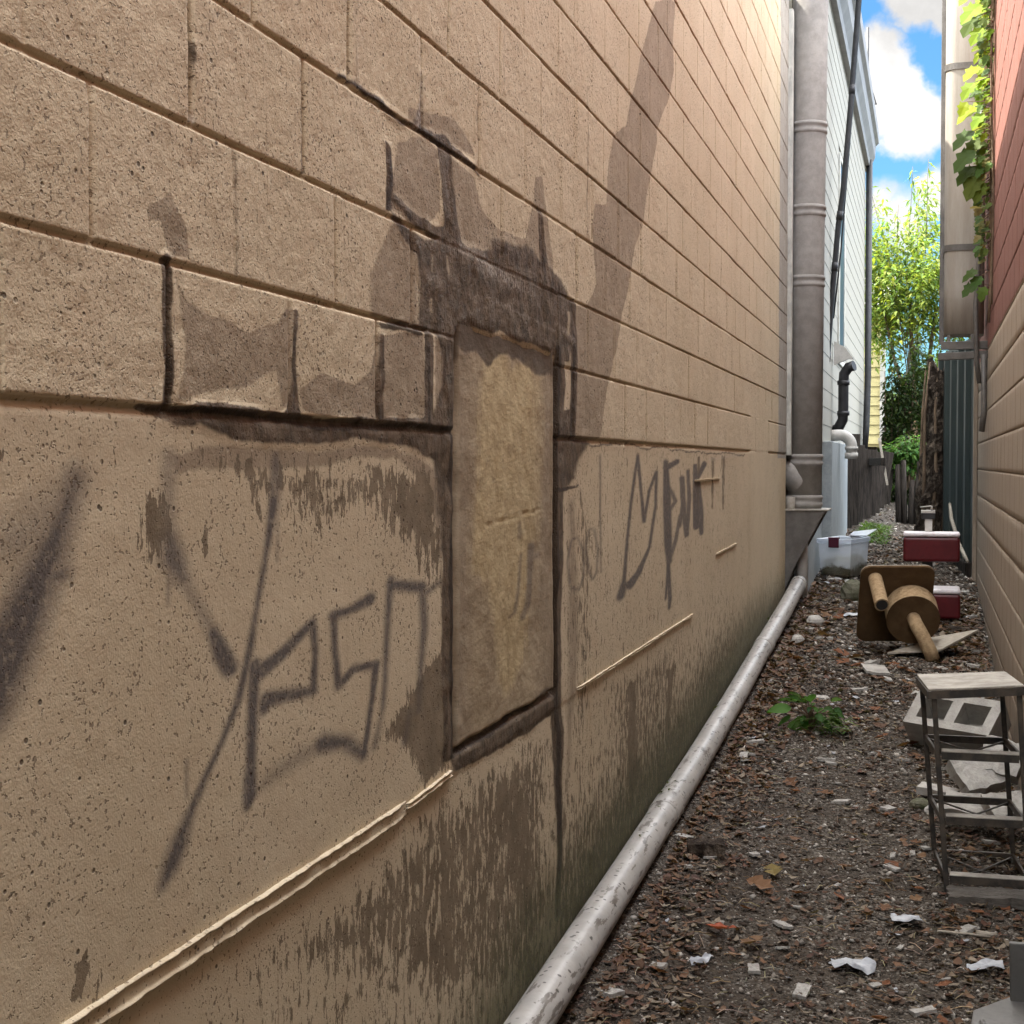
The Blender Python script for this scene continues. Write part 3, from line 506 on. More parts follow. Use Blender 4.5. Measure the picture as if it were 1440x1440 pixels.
# ================================================================== BLOCK BUILDING (left)
COURSE0,MOD=.074,.197
def joints():
    rows=[]
    for r in range(20):
        off=(1.89,2.094,1.95,2.16)[r] if r<4 else (1.92 if r%2==0 else 2.13)+rnd.uniform(-.03,.03)
        ks=np.arange(-14,28); rows.append((off+ks*.404+np.array([rnd.uniform(-.006,.006) for _ in ks]),np.array([rnd.choice((.25,.45,.7,1.,1.25)) for _ in ks])))
    return rows
ROWS=joints()
PY0,PY1,PZ0,PZ1=3.212,4.115,-.628,.338      # bricked-up opening
def panel_out(y,z):      # distance outside the opening's rectangle (negative inside)
    dy=np.maximum(PY0-y,y-PY1)*.55; dz=np.maximum(PZ0-z,z-PZ1-.04); return np.where((dy>0)&(dz>0),np.hypot(np.maximum(dy,0),np.maximum(dz,0)),np.maximum(dy,dz))
def joint_field(y,z):
    r=np.clip(np.floor((z-COURSE0)/MOD).astype(int),0,19); zc=(z-COURSE0)/MOD; db=np.abs(zc-np.round(zc))*MOD
    bed=(1-sstep(db,.002,.0065))*(.36+.62*fbm(y*1.3,np.round(zc)*3.7,3,2)); head=np.zeros(y.shape)
    for k,(ys,st) in enumerate(ROWS):
        s=r==k
        if not s.any(): continue
        yy=y[s]; i=np.clip(np.searchsorted(ys,yy),1,len(ys)-1); lo=ys[i-1]; hi=ys[i]; near=np.where(yy-lo<hi-yy,i-1,i)
        head[s]=1.15*(1-sstep(np.abs(yy-ys[near])+.004*(fbm(z[s]*30,near*5.1,2,4)-.4),.0025,.008))*st[near]*(.6+.8*vnoise(z[s]*9,near*3.3,6))
    return np.maximum(bed,head),r
def wall_points(y,z):
    L=layers(y,z); J,r=joint_field(y,z); blk=z>=COURSE0-.003; J=np.where(blk,J,0.); J*=1-.75*np.clip(L['damp'],0,1)*(panel_out(y,z)<.12)
    pil=sstep(y,8.85,8.95)*(1-sstep(y,9.9,10.0))*(z<.37); J=J*(1-pil)
    bi=np.floor((y-np.where(r%2==0,1.92,2.12))/.404); face=(vnoise(bi*1.7,r*2.3,8)-.5)*.0035
    x=WX+np.where(blk,face,-.005*(1-pil))-.0085*np.clip(J,0,1.3)+(fbm(y*6,z*6,4,1)-.45)*.004+(fbm(y*40,z*40,3,5)-.45)*.0026*(1-(~blk)*.65)
    seam=np.exp(-((z-(COURSE0-.004))/.005)**2)*(1-pil); x-=seam*.005
    d=panel_out(y,z); g=((1-sstep(d,.002,.018))*.016+(d<.0)*.012)*(1-sstep(z,PZ1-.10,PZ1-.02)); x-=g; x+=np.clip(L['damp'],0,1)*(fbm(y*16,z*16,3,12)-.45)*.010
    # cold joint: the pour below it stands back
    x-=.002*sstep(-.675-z,0,.012)*(y<4.6)
    return x,L,J
def build_left():
    bld=thing('block_building','tan painted concrete block building with a bricked-up opening, damp stains and graffiti','building',(WX,5.,-1.6))
    jo=np.array([-.0105,-.008,-.0055,-.003,0,.003,.0055,.008,.0105])
    def ylines(y0,y1,j=True):
        a=[y0]; 
        while a[-1]<y1: a.append(a[-1]+max(.0055,.0033*abs(a[-1])) if a[-1]>1.1 else a[-1]+.03)
        P=[np.array(a)]
        if j:
            for off in (1.92,2.125): P+= [off+k*.404+jo*1.5 for k in range(-14,28)]
        q=merge(P,.0016); q=q[(q>y0)&(q<y1)]; return np.concatenate([[y0],q,[y1]])
    def zlines(z0,z1,j=True):
        a=[z0]
        while a[-1]<z1: a.append(a[-1]+(.0065 if -1.05<a[-1]<1.15 else .016))
        P=[np.array(a)]
        if j: P+=[COURSE0+k*MOD+jo for k in range(0,21)]
        q=merge(P,.0016); q=q[(q>z0)&(q<z1)]; return np.concatenate([[z0],q,[z1]])
    top=3.62
    def make(name,ys,zs):
        st={}
        def fx(y,z):
            x,L,J=wall_points(y,z); st['L']=L; st['J']=J; st['y']=y; st['z']=z; return np.stack([x,y,z],1)
        o=grid_obj(name,ys,zs,fx,M['wall'],bld)
        L=st['L']; y,z=st['y'],st['z']; base=gz(np.full(y.shape,-.9),y)
        fnd=z<COURSE0
        L['peel']=np.maximum(L['peel'],np.where(fnd,.20,.03)); low=np.clip((base+.62-z)/.6,0,1); L['peel']=np.maximum(L['peel'],np.where((y>4.2)&fnd,(.43+low*.26)*(1-.3*sstep(y,7.5,9.5)),np.where(fnd&(y<4.2),sstep(-.69-z,0,.08)*(.50-.10*sstep(2.4-y,0,.5)),0)))
        L['green']=np.clip((base+.62-z)/.5,0,1.25)*(.6+.4*sstep(y,2.6,3.8))*(1-.3*sstep(y,9,11))
        L['bare']=np.where((y>10.62),1.,0.)*(z>.035)
        L['joint']=st['J']
        for k in ('damp','wash','spray','peel','green','chalk','bare','joint','core'):
            at=o.data.attributes.new(k,'FLOAT','POINT'); at.data.foreach_set('value',np.clip(L.get(k,np.zeros(len(y))),0,1.3).astype(np.float32))
        return o
    yl=ylines(-6.,11.25)
    make('wall',yl,zlines(COURSE0-.002,top)); make('foundation',ylines(-6.,11.25,False),zlines(-1.95,COURSE0-.002,False))
    # infill panel
    st={}
    U=np.arange(PY0-.012,PY1+.012,.0055); V=np.arange(PZ0-.01,PZ1+.01,.0055)
    def fx(y,z):
        d=-panel_out(y,z)-.012*(fbm(y*9,z*9,3,21)-.45); h=WX-.005-.020*(1-sstep(d,-.004,.010))+(fbm(y*5,z*5,4,22)-.45)*.009+(fbm(y*26,z*40,4,23)-.45)*.0025
        cr=np.exp(-((z+.136+.012*(fbm(y*14,z*0,3,30)-.45)-.04*(y-3.6))/.0022)**2)*(y>3.42)*(y<3.98)*(.1+vnoise(y*24,z*0,33)); h-=cr*.0028
        lip=np.exp(-((PY1-.03-y)/.012)**2)*.004; h+=lip; st['y']=y; st['z']=z; st['d']=d; return np.stack([h,y,z],1)
    o=grid_obj('infill_panel',U,V,fx,M['infill'],bld); tag(o,'brown rendered panel filling a former opening')
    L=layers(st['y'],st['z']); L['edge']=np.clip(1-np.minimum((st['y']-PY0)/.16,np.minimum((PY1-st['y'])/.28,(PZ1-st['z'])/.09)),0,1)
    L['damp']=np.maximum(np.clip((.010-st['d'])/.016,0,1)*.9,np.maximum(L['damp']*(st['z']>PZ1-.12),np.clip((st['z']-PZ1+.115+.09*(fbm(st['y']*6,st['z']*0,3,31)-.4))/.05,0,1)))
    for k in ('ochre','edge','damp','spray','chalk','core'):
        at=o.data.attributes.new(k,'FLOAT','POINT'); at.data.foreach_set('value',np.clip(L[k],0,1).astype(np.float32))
    # mortar ridges left by the formwork
    def ridge(y0,y1,z0,z1,hh,out_,seed):
        ys=np.arange(y0,y1,.006); vs=np.linspace(-1,1,17)
        def f(y,v):
            tt=(y-y0)/(y1-y0); zc=z0+(z1-z0)*tt; hw=hh*(1+.10*(fbm(y*14,v*0,3,seed)-.45)); e=np.exp(-((np.abs(v)-.8)/.16)**2)
            fade=sstep(tt,0,.02)*(1-sstep(tt,.97,1)); x=WX-.004+fade*out_*(1-sstep(np.abs(v),.86,1.))*(.55+e*(.35+.9*vnoise(y*38,v*3,seed+1)))
            return np.stack([x-(np.abs(v)>.97)*.012,y,zc+hw*v+(fbm(y*50,v*2,2,seed+2)-.45)*.0025],1)
        o=grid_obj('mortar_ridge',ys,vs,f,M['wall'],bld)
        n=len(ys)*len(vs)
        yy=np.repeat(ys,len(vs)); vv=np.tile(vs,len(ys))
        for k,val in (('damp',np.zeros(n)),('wash',np.zeros(n)),('spray',np.zeros(n)),('peel',np.full(n,.1)),('core',np.zeros(n)),('green',np.zeros(n)),('chalk',np.clip(np.abs(vv)*1.6-.95,0,.25)),('bare',np.zeros(n)),('joint',np.zeros(n))):
            at=o.data.attributes.new(k,'FLOAT','POINT'); at.data.foreach_set('value',val.astype(np.float32))
    ridge(.4,2.87,-.686,-.683,.0165,.0055,40); ridge(2.87,3.16,-.680,-.668,.006,.006,44); ridge(4.4,6.72,-.664,-.662,.0045,.0045,50)
    ridge(6.75,7.6,-.075,-.072,.004,.004,54); ridge(7.45,8.3,-.44,-.43,.004,.004,58)
    b=MB(); b.box((WX-2.6,2.6,top+.08),(5.3,17.3,.16)); obj('roof',b,M['roof'],bld)  # unseen roof slab, added so the building blocks the sun
    b=MB(); b.box((WX-5.15,2.6,.83),(.1,17.2,5.46)); b.box((WX-2.6,11.17,.83),(5.1,.1,5.46)); b.box((WX-2.6,-5.97,.83),(5.1,.1,5.46)); obj('outer_wall',b,M['concrete'],bld)  # unseen outer walls, added with the roof to block the sun
    b=MB(); b.box((WX-2.6,11.435,.83),(5.0,.40,5.46)); obj('sun_gap_block',b,M['concrete'],bld)  # unseen box added to stop sun coming through the gap between buildings
    b=MB(); b.box((WX+.005,11.30,1.66),(.05,.09,3.2)); obj('corner_trim',b,M['trim'],bld,bevel=.004)
build_left()

# ================================================================== GROUND
def axis(lo,a,b,hi,d,n):
    return np.concatenate([lo+(a-lo)*np.linspace(0,1,n)**.5,np.arange(a+d,b,d),b+(hi-b)*np.linspace(0,1,n)**2])
gx=axis(-60,-1.1,.62,60,.016,14); gy=np.unique(np.concatenate([np.linspace(-60,1.5,26),np.arange(1.5,9,.016),np.arange(9,20,.03),np.linspace(20,120,40)]))
ground=grid_obj('ground',gx,gy,lambda x,y:np.stack([x,y,gz(x,y)],1),M['ground'],None); tag(ground,kind='structure')
# ------------------------------------------------------------------ second building, behind the block wall on the left
BX=-.85
b2=thing('clad_building','pale grey clad building behind the tan wall, with grey cornice and slit window','building',(BX,16.5,-.7))
mb=MB()
for k in range(27):
    z0=.18+k*.152; mb.prism([(BX-.012,11.62,z0),(BX-.003,11.62,z0),(BX-.006,11.62,z0+.152),(BX-.012,11.62,z0+.152)],(0,3.53,0)); mb.prism([(BX-.012,16.2,z0),(BX-.003,16.2,z0),(BX-.006,16.2,z0+.152),(BX-.012,16.2,z0+.152)],(0,5.35,0))
    if z0<1.0 or z0>2.95: mb.prism([(BX-.012,15.15,z0),(BX-.003,15.15,z0),(BX-.006,15.15,z0+.152),(BX-.012,15.15,z0+.152)],(0,1.05,0))
mb.box((BX-.06,13.41,1.95),(.09,3.58,4.3)); mb.box((BX-.06,18.87,1.95),(.09,5.34,4.3)); mb.box((BX-.06,15.7,.6),(.09,1.0,.8)); mb.box((BX-.06,15.7,3.56),(.09,1.0,1.08))
mb.box((BX-2.6,21.5,1.7),(5.0,.1,4.8)); mb.box((BX-2.6,11.67,1.7),(4.9,.1,4.8)); mb.box((BX-5.1,16.6,1.7),(.1,9.7,4.8))  # unseen ends and back, added so this building blocks the sun
obj('wall',mb,M['b2wall'],b2)
mb=MB(); mb.box((BX-.06,14.475,-.42),(.26,2.55,1.22)); mb.box((BX-.06,12.4,-.42),(.10,1.56,1.30)); mb.box((BX-.1,18.6,-.42),(.24,5.7,1.22)); obj('base',mb,M['b2base'],b2,bevel=.008)
mb=MB(); mb.prism([(BX-.1,11.62,4.02),(BX+.05,11.62,4.02),(BX+.06,11.62,4.10),(BX+.11,11.62,4.20),(BX+.12,11.62,4.36),(BX+.16,11.62,4.40),(BX+.16,11.62,4.56),(BX-.1,11.62,4.56)],(0,10.23,0)); obj('cornice',mb,M['cornice'],b2)
mb=MB(); mb.box((BX-2.5,16.7,4.52),(4.8,10.1,.1)); obj('roof',mb,M['roof'],b2)  # unseen roof slab, added to block the sun
mb=MB()
for yy,zz,sy,sz in ((15.19,1.98,.07,2.02),(16.16,1.98,.07,2.02)): mb.box((BX+.004,yy,zz),(.02,sy,sz))
for zz in (1.0,2.96): mb.box((BX+.004,15.675,zz),(.02,.9,.06))
win=obj('window',mb,M['trim'],b2,bevel=.004); mb=MB(); mb.box((BX-.006,15.68,1.98),(.02,.98,1.95)); obj('pane',mb,M['glass'],win)
mb=MB(); mb.tube([(BX+.05,21.42,4.1),(BX+.05,21.42,1.2),(BX+.04,21.3,.5),(BX+.02,21.2,.2)],.045,10); obj('downpipe',mb,M['black'],b2)
mb=MB(); mb.tube([(-.86,14.5,.30),(-.80,14.45,.33),(-.76,14.4,.40),(-.755,14.4,.50),(-.755,14.4,.74),(-.75,14.4,.82),(-.71,14.4,.88),(-.66,14.38,.895)],[.048]*8,12); mb.tube([(-.755,14.4,.72),(-.755,14.4,.76)],.056,12); mb.tube([(-.755,14.4,.44),(-.755,14.4,.48)],.056,12); bp=obj('bent_pipe',mb,M['black'],b2)
mb=MB(); mb.prism([(-.84,14.36,.90),(-.71,14.36,.955),(-.66,14.36,.95),(-.74,14.36,1.06),(-.84,14.36,1.12)],(0,.05,0)); obj('cowl',mb,M['white'],b2)
mb=MB(); P=[(-.86,14.3,.255),(-.80,14.3,.26)]+[(-.78+.105*math.sin(a),14.3,.155+.105*math.cos(a)) for a in np.linspace(.1,1.57,9)]+[(-.675,14.3,.08)]
mb.tube(P,.052,14); mb.tube([(-.675,14.3,.155),(-.675,14.3,.125)],.06,14); mb.tube([(-.675,14.3,.10),(-.675,14.3,.045)],.06,14); obj('waste_pipe',mb,M['white'],b2)

# cables and rooftop pole
def sag(a,b,s,n=14,bow=(0,0,0)):
    a,b=Vector(a),Vector(b); return [a.lerp(b,i/n)+Vector((bow[0],bow[1],bow[2]-s))*(4*(i/n)*(1-i/n)) for i in range(n+1)]
cb=thing('service_cable','thick dark bundled cable slanting down across the pale clad building','cable',(-.9,14.0,.5))
mb=MB(); pts=[(-.50,13.6,6.2),(-.62,13.95,4.085),(-.69,13.97,3.1),(-.748,13.98,2.408),(-.79,14,2.096),(-.845,14,1.4),(-.90,14,.60),(-.92,14,.33)]
mb.tube(pts,.026,10); obj('sheath',mb,M['black'],cb)
for z in (3.3,2.2,1.75,.95):
    mb=MB()
    i=[k for k in range(len(pts)-1) if pts[k][2]>=z>=pts[k+1][2]][0]; a,b=Vector(pts[i]),Vector(pts[i+1]); f=(a.z-z)/(a.z-b.z); p=a.lerp(b,f); d=(b-a).normalized(); mb.tube([p-d*.04,p+d*.04],.030,10); obj('cable_tie',mb,M['black'],cb)
lone('thin_wire',MB().tube(sag((-.56,14.1,6.0),(-.70,14.1,2.85),.0,10,(.01,0,0))+[Vector((-.77,14.1,1.9)),Vector((-.83,14.08,1.3))],.008,6),M['black'],'thin dark wire hanging just right of the thick bundled cable','wire')
mb=MB(); mb.tube([(BX+.05,20.6,4.5),(BX+.05,20.6,5.65)],.018,8); mb.tube([(BX+.05,20.6,5.05),(BX+.16,20.6,4.66)],.008,6); mb.tube([(BX+.0,20.6,4.66),(BX+.17,20.6,4.66)],.01,6); mb.tube([(BX+.01,20.6,5.5),(BX+.01,20.6,5.2)],.006,6)
lone('roof_mast',mb,M['black'],'thin grey metal mast with small bracket standing on the cornice','mast')

# ------------------------------------------------------------------ round duct on the left wall and its bracket
dt=thing('ventilation_duct','tall round grey metal duct standing on a triangular bracket beside the tan wall','duct',(-.872,11.46,-.33))
mb=MB(); mb.tube([(-.879,11.46,-.33),(-.870,11.46,1.5),(-.852,11.46,3.4),(-.846,11.46,4.4)],.127,32); obj('pipe',mb,M['duct'],dt)
def dx(z): return -.879+.009*(z+.33)/1.83 if z<1.5 else -.87+.018*(z-1.5)/1.9
for z in (2.44,1.84,1.33,.03,-.27):
    mb=MB(); rr=[.127,.135,.135,.129,.129,.136,.136,.127]; zz=[-.045,-.035,-.02,-.012,.008,.016,.03,.04]
    mb.tube([(dx(z+q),11.46,z+q) for q in zz],rr,32,caps=False); obj('collar',mb,M['duct'],dt)
mb=MB(); mb.box((-.755,11.40,1.5),(.006,.012,5.6)); 
mb=MB(); mb.tube([(-.885,11.44,-.12),(-.93,11.42,-.13),(-1.0,11.40,-.06),(-1.05,11.4,-.05)],[.10,.10,.09,.085],20); obj('elbow',mb,M['duct'],dt)
br=thing('wall_bracket','dark grey triangular sheet bracket holding up the round metal duct','bracket',(WX,11.25,-.9))
mb=MB(); mb.prism([(-1.02,11.24,-.335),(-.715,11.24,-.345),(-.93,11.24,-.75),(-1.0,11.24,-.92),(-1.02,11.24,-.92)],(0,.012,0)); mb.prism([(-1.02,11.24,-.335),(-.715,11.24,-.345),(-.93,11.24,-.75),(-1.0,11.24,-.92),(-1.02,11.24,-.92)],(0,-.0,.0)) if False else None
obj('gusset',mb,M['steel'],br); mb=MB(); mb.box((-.86,11.44,-.335),(.345,.42,.012)); obj('shelf_plate',mb,M['racktop'],br,bevel=.002)
mb=MB(); mb.prism([(-1.02,11.62,-.345),(-.715,11.62,-.345),(-.93,11.62,-.75),(-1.02,11.62,-.92)],(0,.012,0)); obj('gusset',mb,M['steel'],br)
obj('clamp_end',MB().tube([(-.965,11.2+.1,-.328),(-.965,11.3,-.24)],.036,14),M['racktop'],br,bevel=.003)

# white drain pipe along the foot of the wall
dp=thing('drain_pipe','long dirty white plastic drain pipe lying along the foot of the tan wall','pipe',(-.92,6.5,-1.25))
cl=[(-.925,-1.5,-1.545),(-.925,1.2,-1.452),(-.930,3.63,-1.372),(-.93,5.0,-1.316),(-.928,6.39,-1.251),(-.924,7.7,-1.167),(-.917,8.9,-1.07),(-.902,10.1,-.965),(-.894,11.2,-.868)]
fine=[]
for a,b in zip(cl,cl[1:]):
    n=max(2,int((b[1]-a[1])/.25)); fine+=[Vector(a).lerp(Vector(b),i/n) for i in range(n)]
fine.append(Vector(cl[-1])); obj('tube',MB().tube(fine,.054,36),M['pvc'],dp)
for yj in (5.62,9.0):
    i=[k for k in range(len(fine)-1) if fine[k].y<=yj<fine[k+1].y][0]; a,b=fine[i],fine[i+1]; p=a.lerp(b,(yj-a.y)/(b.y-a.y)); d=(b-a).normalized()
    obj('coupling',MB().tube([p-d*.075,p-d*.072,p+d*.072,p+d*.075],[.0545,.0575,.0575,.0545],36),M['pvc'],dp)
obj('riser',MB().tube([(-.885,11.40,-1.0),(-.885,11.40,-.50)],.04,20),M['white'],dp); obj('end_socket',MB().tube([fine[-1]+Vector((0,-.06,-.0047)),fine[-1]+Vector((0,.035,.003))],[.058,.058],30),M['pvc'],dp,bevel=.004)

# ------------------------------------------------------------------ right-hand building
rb=thing('painted_building','building on the right with a block wall painted red above and tan below','building',(RX,9.,-1.6))
ys=np.concatenate([np.arange(-5,5.5,.06),np.arange(5.5,13.31,.022)]); jo=np.array([-.007,-.0045,-.002,0,.002,.0045,.007]); zs=merge([np.arange(-1.9,3.45,.04)]+[-.047+.208*k+jo for k in range(-9,17)],.0012)  # unseen near stretch, extended to keep sky light off the near left wall
def rf(y,z):
    k=np.round((z+.047)/.208); d=np.abs((z+.047)-k*.208); J=(1-sstep(d,.002,.006))*(.6+.7*fbm(y*1.2,k*3.1,3,61)); r=np.floor((z+.047)/.208); yy=(y-6.1+.2*(r%2))/.41; dh=np.abs(yy-np.round(yy))*.41; J=np.maximum(J,(1-sstep(dh,.002,.022))*1.0*(.35+.9*vnoise(np.round(yy)*2.1,r*3.3,64)))
    return np.stack([RX+.008*J+(fbm(y*7,z*7,4,62)-.45)*.004,y,z],1)
o=grid_obj('wall',ys[::-1],zs,rf,M['rwall'],rb)
yy,zz=[q.ravel() for q in np.meshgrid(ys[::-1],zs,indexing='ij')]; at=o.data.attributes.new('joint','FLOAT','POINT'); at.data.foreach_set('value',np.clip((rf(yy,zz)[:,0]-RX-.001)/.007,0,1).astype(np.float32))
mb=MB(); mb.box((RX+2.6,4.2,.75),(5.1,18.1,5.3)); obj('building_core',mb,M['concrete'],rb); 
mb=MB(); mb.box((RX-.018,13.2,.8),(.03,.2,5.3)); obj('corner_strip',mb,M['rwall'],rb,bevel=.003)
mb=MB(); mb.box((RX+2.55,4.2,3.46),(5.2,18.4,.12)); obj('roof',mb,M['roof'],rb)
# square-shouldered duct on that wall
rd=thing('wall_duct','wide grey beige metal duct hanging on the right wall behind the vine leaves','duct',(.23,11.25,.9))
def rrect(cx,cy,wx,wy,r,z,n=6):
    P=[]
    for sx,sy,a0 in ((1,1,0),(-1,1,90),(-1,-1,180),(1,-1,270)):
        for i in range(n+1): a=R(a0+90*i/n); P.append((cx+sx*(wx-r)+r*math.cos(a),cy+sy*(wy-r)+r*math.sin(a),z))
    return P
mb=MB(); loops=[rrect(.232,11.3,.135,.15,.075,z) for z in (.90,1.2,1.5,2.1,2.75,3.4,4.1)]; n=len(loops[0]); vs=sum(loops,[]); mb.addv(vs,[(i*n+k,i*n+(k+1)%n,(i+1)*n+(k+1)%n,(i+1)*n+k) for i in range(len(loops)-1) for k in range(n)],smooth=True); mb.f+=[tuple(range(n))[::-1],tuple(range((len(loops)-1)*n,len(loops)*n))]; mb.sm+=[False,False]
obj('casing',mb,M['rduct'],rd)
for z in (2.75,1.50):
    mb=MB(); a=rrect(.232,11.3,.141,.156,.08,z-.022); b=rrect(.232,11.3,.141,.156,.08,z+.022); mb.addv(a+b,[(k,(k+1)%n,n+(k+1)%n,n+k) for k in range(n)]); mb.f+=[tuple(range(n))[::-1],tuple(range(n,2*n))]; mb.sm+=[False,False]; obj('strap',mb,M['steel'],rd); 
mb=MB(); a=rrect(.232,11.3,.137,.152,.076,1.20); b=rrect(.232,11.3,.137,.152,.076,1.212); mb.addv(a+b,[(k,(k+1)%n,n+(k+1)%n,n+k) for k in range(n)]); obj('seam',mb,M['rduct'],rd)
mb=MB(); mb.box((.085,11.42,2.5),(.035,.05,3.3)); obj('side_flange',mb,M['steel'],rd,bevel=.003)
rbk=thing('duct_bracket','dark steel bracket with two rails under the grey duct on the right wall','bracket',(RX,11.25,.75))
mb=MB(); mb.box((.235,11.14,.82),(.31,.05,.055)); obj('rail',mb,M['steel'],rbk,bevel=.003); mb=MB(); mb.box((.225,11.08,.745),(.33,.06,.05),(0,R(-2),0)); obj('rail',mb,M['steel'],rbk,bevel=.003)
obj('stand_off',MB().box((.13,11.14,.865),(.022,.03,.06)),M['steel'],rbk); obj('stand_off',MB().box((.30,11.14,.865),(.05,.04,.06)),M['steel'],rbk)
mb=MB(); mb.tube([(.335,11.05,2.6),(.333,11.05,1.5),(.305,11.04,1.1),(.315,11.03,.7),(.335,11.03,.55)],.017,8); mb.tube([(.362,11.03,.75),(.365,11.03,.35),(.352,11.04,.22)],.02,8); lone('conduit',mb,M['steel'],'thin grey conduit running down the right wall beside the grey duct','conduit')

# green sheet shed wall
gs=thing('sheet_metal_fence','dark green ribbed sheet metal fence between the tan right wall and the dark trunk','fence',(.24,14.3,-.95))
a=Vector((.375,13.36,0)); b=Vector((.12,15.6,0)); e=(b-a).normalized(); nn=Vector((-e.y,e.x,0)); Ln=(b-a).length
prof=[];  u=0
while u<Ln:
    prof+= [(u,0),(u+.26,0),(u+.30,.04),(u+.38,.04),(u+.42,0)]; u+=.46
top=[];
P=[a+e*q+nn*h for q,h in prof]; n=len(P); mb=MB(); mb.addv([p+Vector((0,0,-1.0)) for p in P]+[p+Vector((0,0,1.02)) for p in P],[(i,i+1,n+i+1,n+i) for i in range(n-1)])
mb.addv([p+Vector((.01,0,-1.0)) for p in P]+[p+Vector((.01,0,1.02)) for p in P],[(i+1,i,n+i,n+i+1) for i in range(n-1)]); obj('sheet',mb,M['greenmetal'],gs)
c=(a+b)/2; mb=MB(); mb.box((c.x,c.y,1.03),(.05,Ln,.05),(0,0,math.atan2(e.y,e.x)-math.pi/2)); obj('top_rail',mb,M['greenmetal'],gs,bevel=.004)
mb=MB(); mb.box((c.x-.03,c.y-.1,-.93),(.05,Ln*.9,.2),(0,0,math.atan2(e.y,e.x)-math.pi/2)); obj('base_board',mb,M['dkwood'],gs,bevel=.004)
mb=MB(); mb.tube([(.19,14.3,-.36),(.20,14.0,-.48),(.24,13.6,-.62),(.25,13.55,-.66),(.30,13.2,-.77),(.32,13.1,-.80)],[.013,.016,.017,.016,.016,.01],8); lone('pale_branch',mb,M['plank'],'pale bare branch leaning against the foot of the green metal fence','branch')

# ------------------------------------------------------------------ far end: paling fence, palings, trunk, house, trees
pf=thing('paling_fence','dark weathered paling fence with leaning boards beyond the pale clad building','fence',(-.62,17.2,-.62))
p0=Vector((-.80,16.0,0)); p1=Vector((-.46,19.2,0))
for i in range(9):
    q=p0.lerp(p1,i/8.5); h=.92-.045*i+rnd.uniform(-.14,.08); mb=MB(); lean=rnd.uniform(-.09,.07)+(.16 if i>5 else 0)
    mb.box((q.x+rnd.uniform(-.01,.01),q.y,-.66+.02*i+h/2),(rnd.uniform(.11,.17),.035,h),(rnd.uniform(-.05,.05),lean,R(22)+rnd.uniform(-.2,.2))); obj('board',mb,M['dkwood'],pf,bevel=.004)
mb=MB(); mb.box((-.60,17.4,.02),(.05,3.2,.08),(0,0,R(6))); obj('rail',mb,M['dkwood'],pf,bevel=.004)
mb=MB(); mb.prism([(-.47,18.4,-.25),(-.445,18.4,-.25),(-.54,18.4,.30),(-.57,18.4,.30)],(0,.03,0)); lone('leaning_batten',mb,M['plank'],'thin pale batten leaning on the end of the dark paling fence','batten')
ps=thing('stake_fence','row of rough dark upright stakes across the alley in front of the bushes','fence',(-.08,17.2,-.66))
for i in range(9):
    x=-.30+i*.058; h=.62+.10*math.sin(i*1.9)+rnd.uniform(-.05,.08); mb=MB(); x2=x+rnd.uniform(-.02,.03)
    mb.tube([(x,17.1+.03*math.sin(i*3),-.75),(x+(x2-x)*.5,17.1,-.72+h*.5),(x2,17.1,-.7+h)],[.034,.033,.028],7); obj('stake',mb,M['dkwood'],ps)
tk=thing('dead_trunk','thick dark dead tree trunk with broken top beside the green metal fence','tree',(.09,15.3,-.7))
def lumpy(cx,cy,z0,z1,r,seed,amp=.3,n=44,seg=26):
    vs=[];fs=[]
    for i in range(n+1):
        z=z0+(z1-z0)*i/n; f=i/n
        for k in range(seg):
            q=2*math.pi*k/seg; rr=r*(1.15-.25*f)*(1+amp*(float(fbm(np.array(2.2*math.cos(q)+z*6.),np.array(2.2*math.sin(q)+z*7.+3),4,seed))-.45)*2.6+.1*math.sin(3*q+z*2)); top=(.10*math.sin(2*q+1)+.07*math.sin(5*q)) if i==n else 0
            vs.append((cx+rr*math.cos(q)+.04*math.sin(z*2.3),cy+rr*math.sin(q),z+top))
    for i in range(n):
        for k in range(seg): fs.append((i*seg+k,i*seg+(k+1)%seg,(i+1)*seg+(k+1)%seg,(i+1)*seg+k))
    fs.append(tuple(n*seg+k for k in range(seg))); return vs,fs
mb=MB(); mb.addv(*lumpy(.062,15.3,-.85,.92,.118,70,.42),smooth=False); obj('trunk',mb,M['bark'],tk)
mb=MB()
for i in range(7):
    q=i*.9; mb.tube([(.06+.12*math.cos(q),15.3+.12*math.sin(q),-.7),(.06+.135*math.cos(q+.3),15.3+.13*math.sin(q+.3),-.1),(.06+.12*math.cos(q+.2),15.3+.12*math.sin(q+.2),.5),(.06+.09*math.cos(q+.5),15.3+.1*math.sin(q+.5),.9+.1*rnd.random())],[.02,.018,.014,.008],6)
obj('creeper_stem',mb,M['vine_stem'],tk)
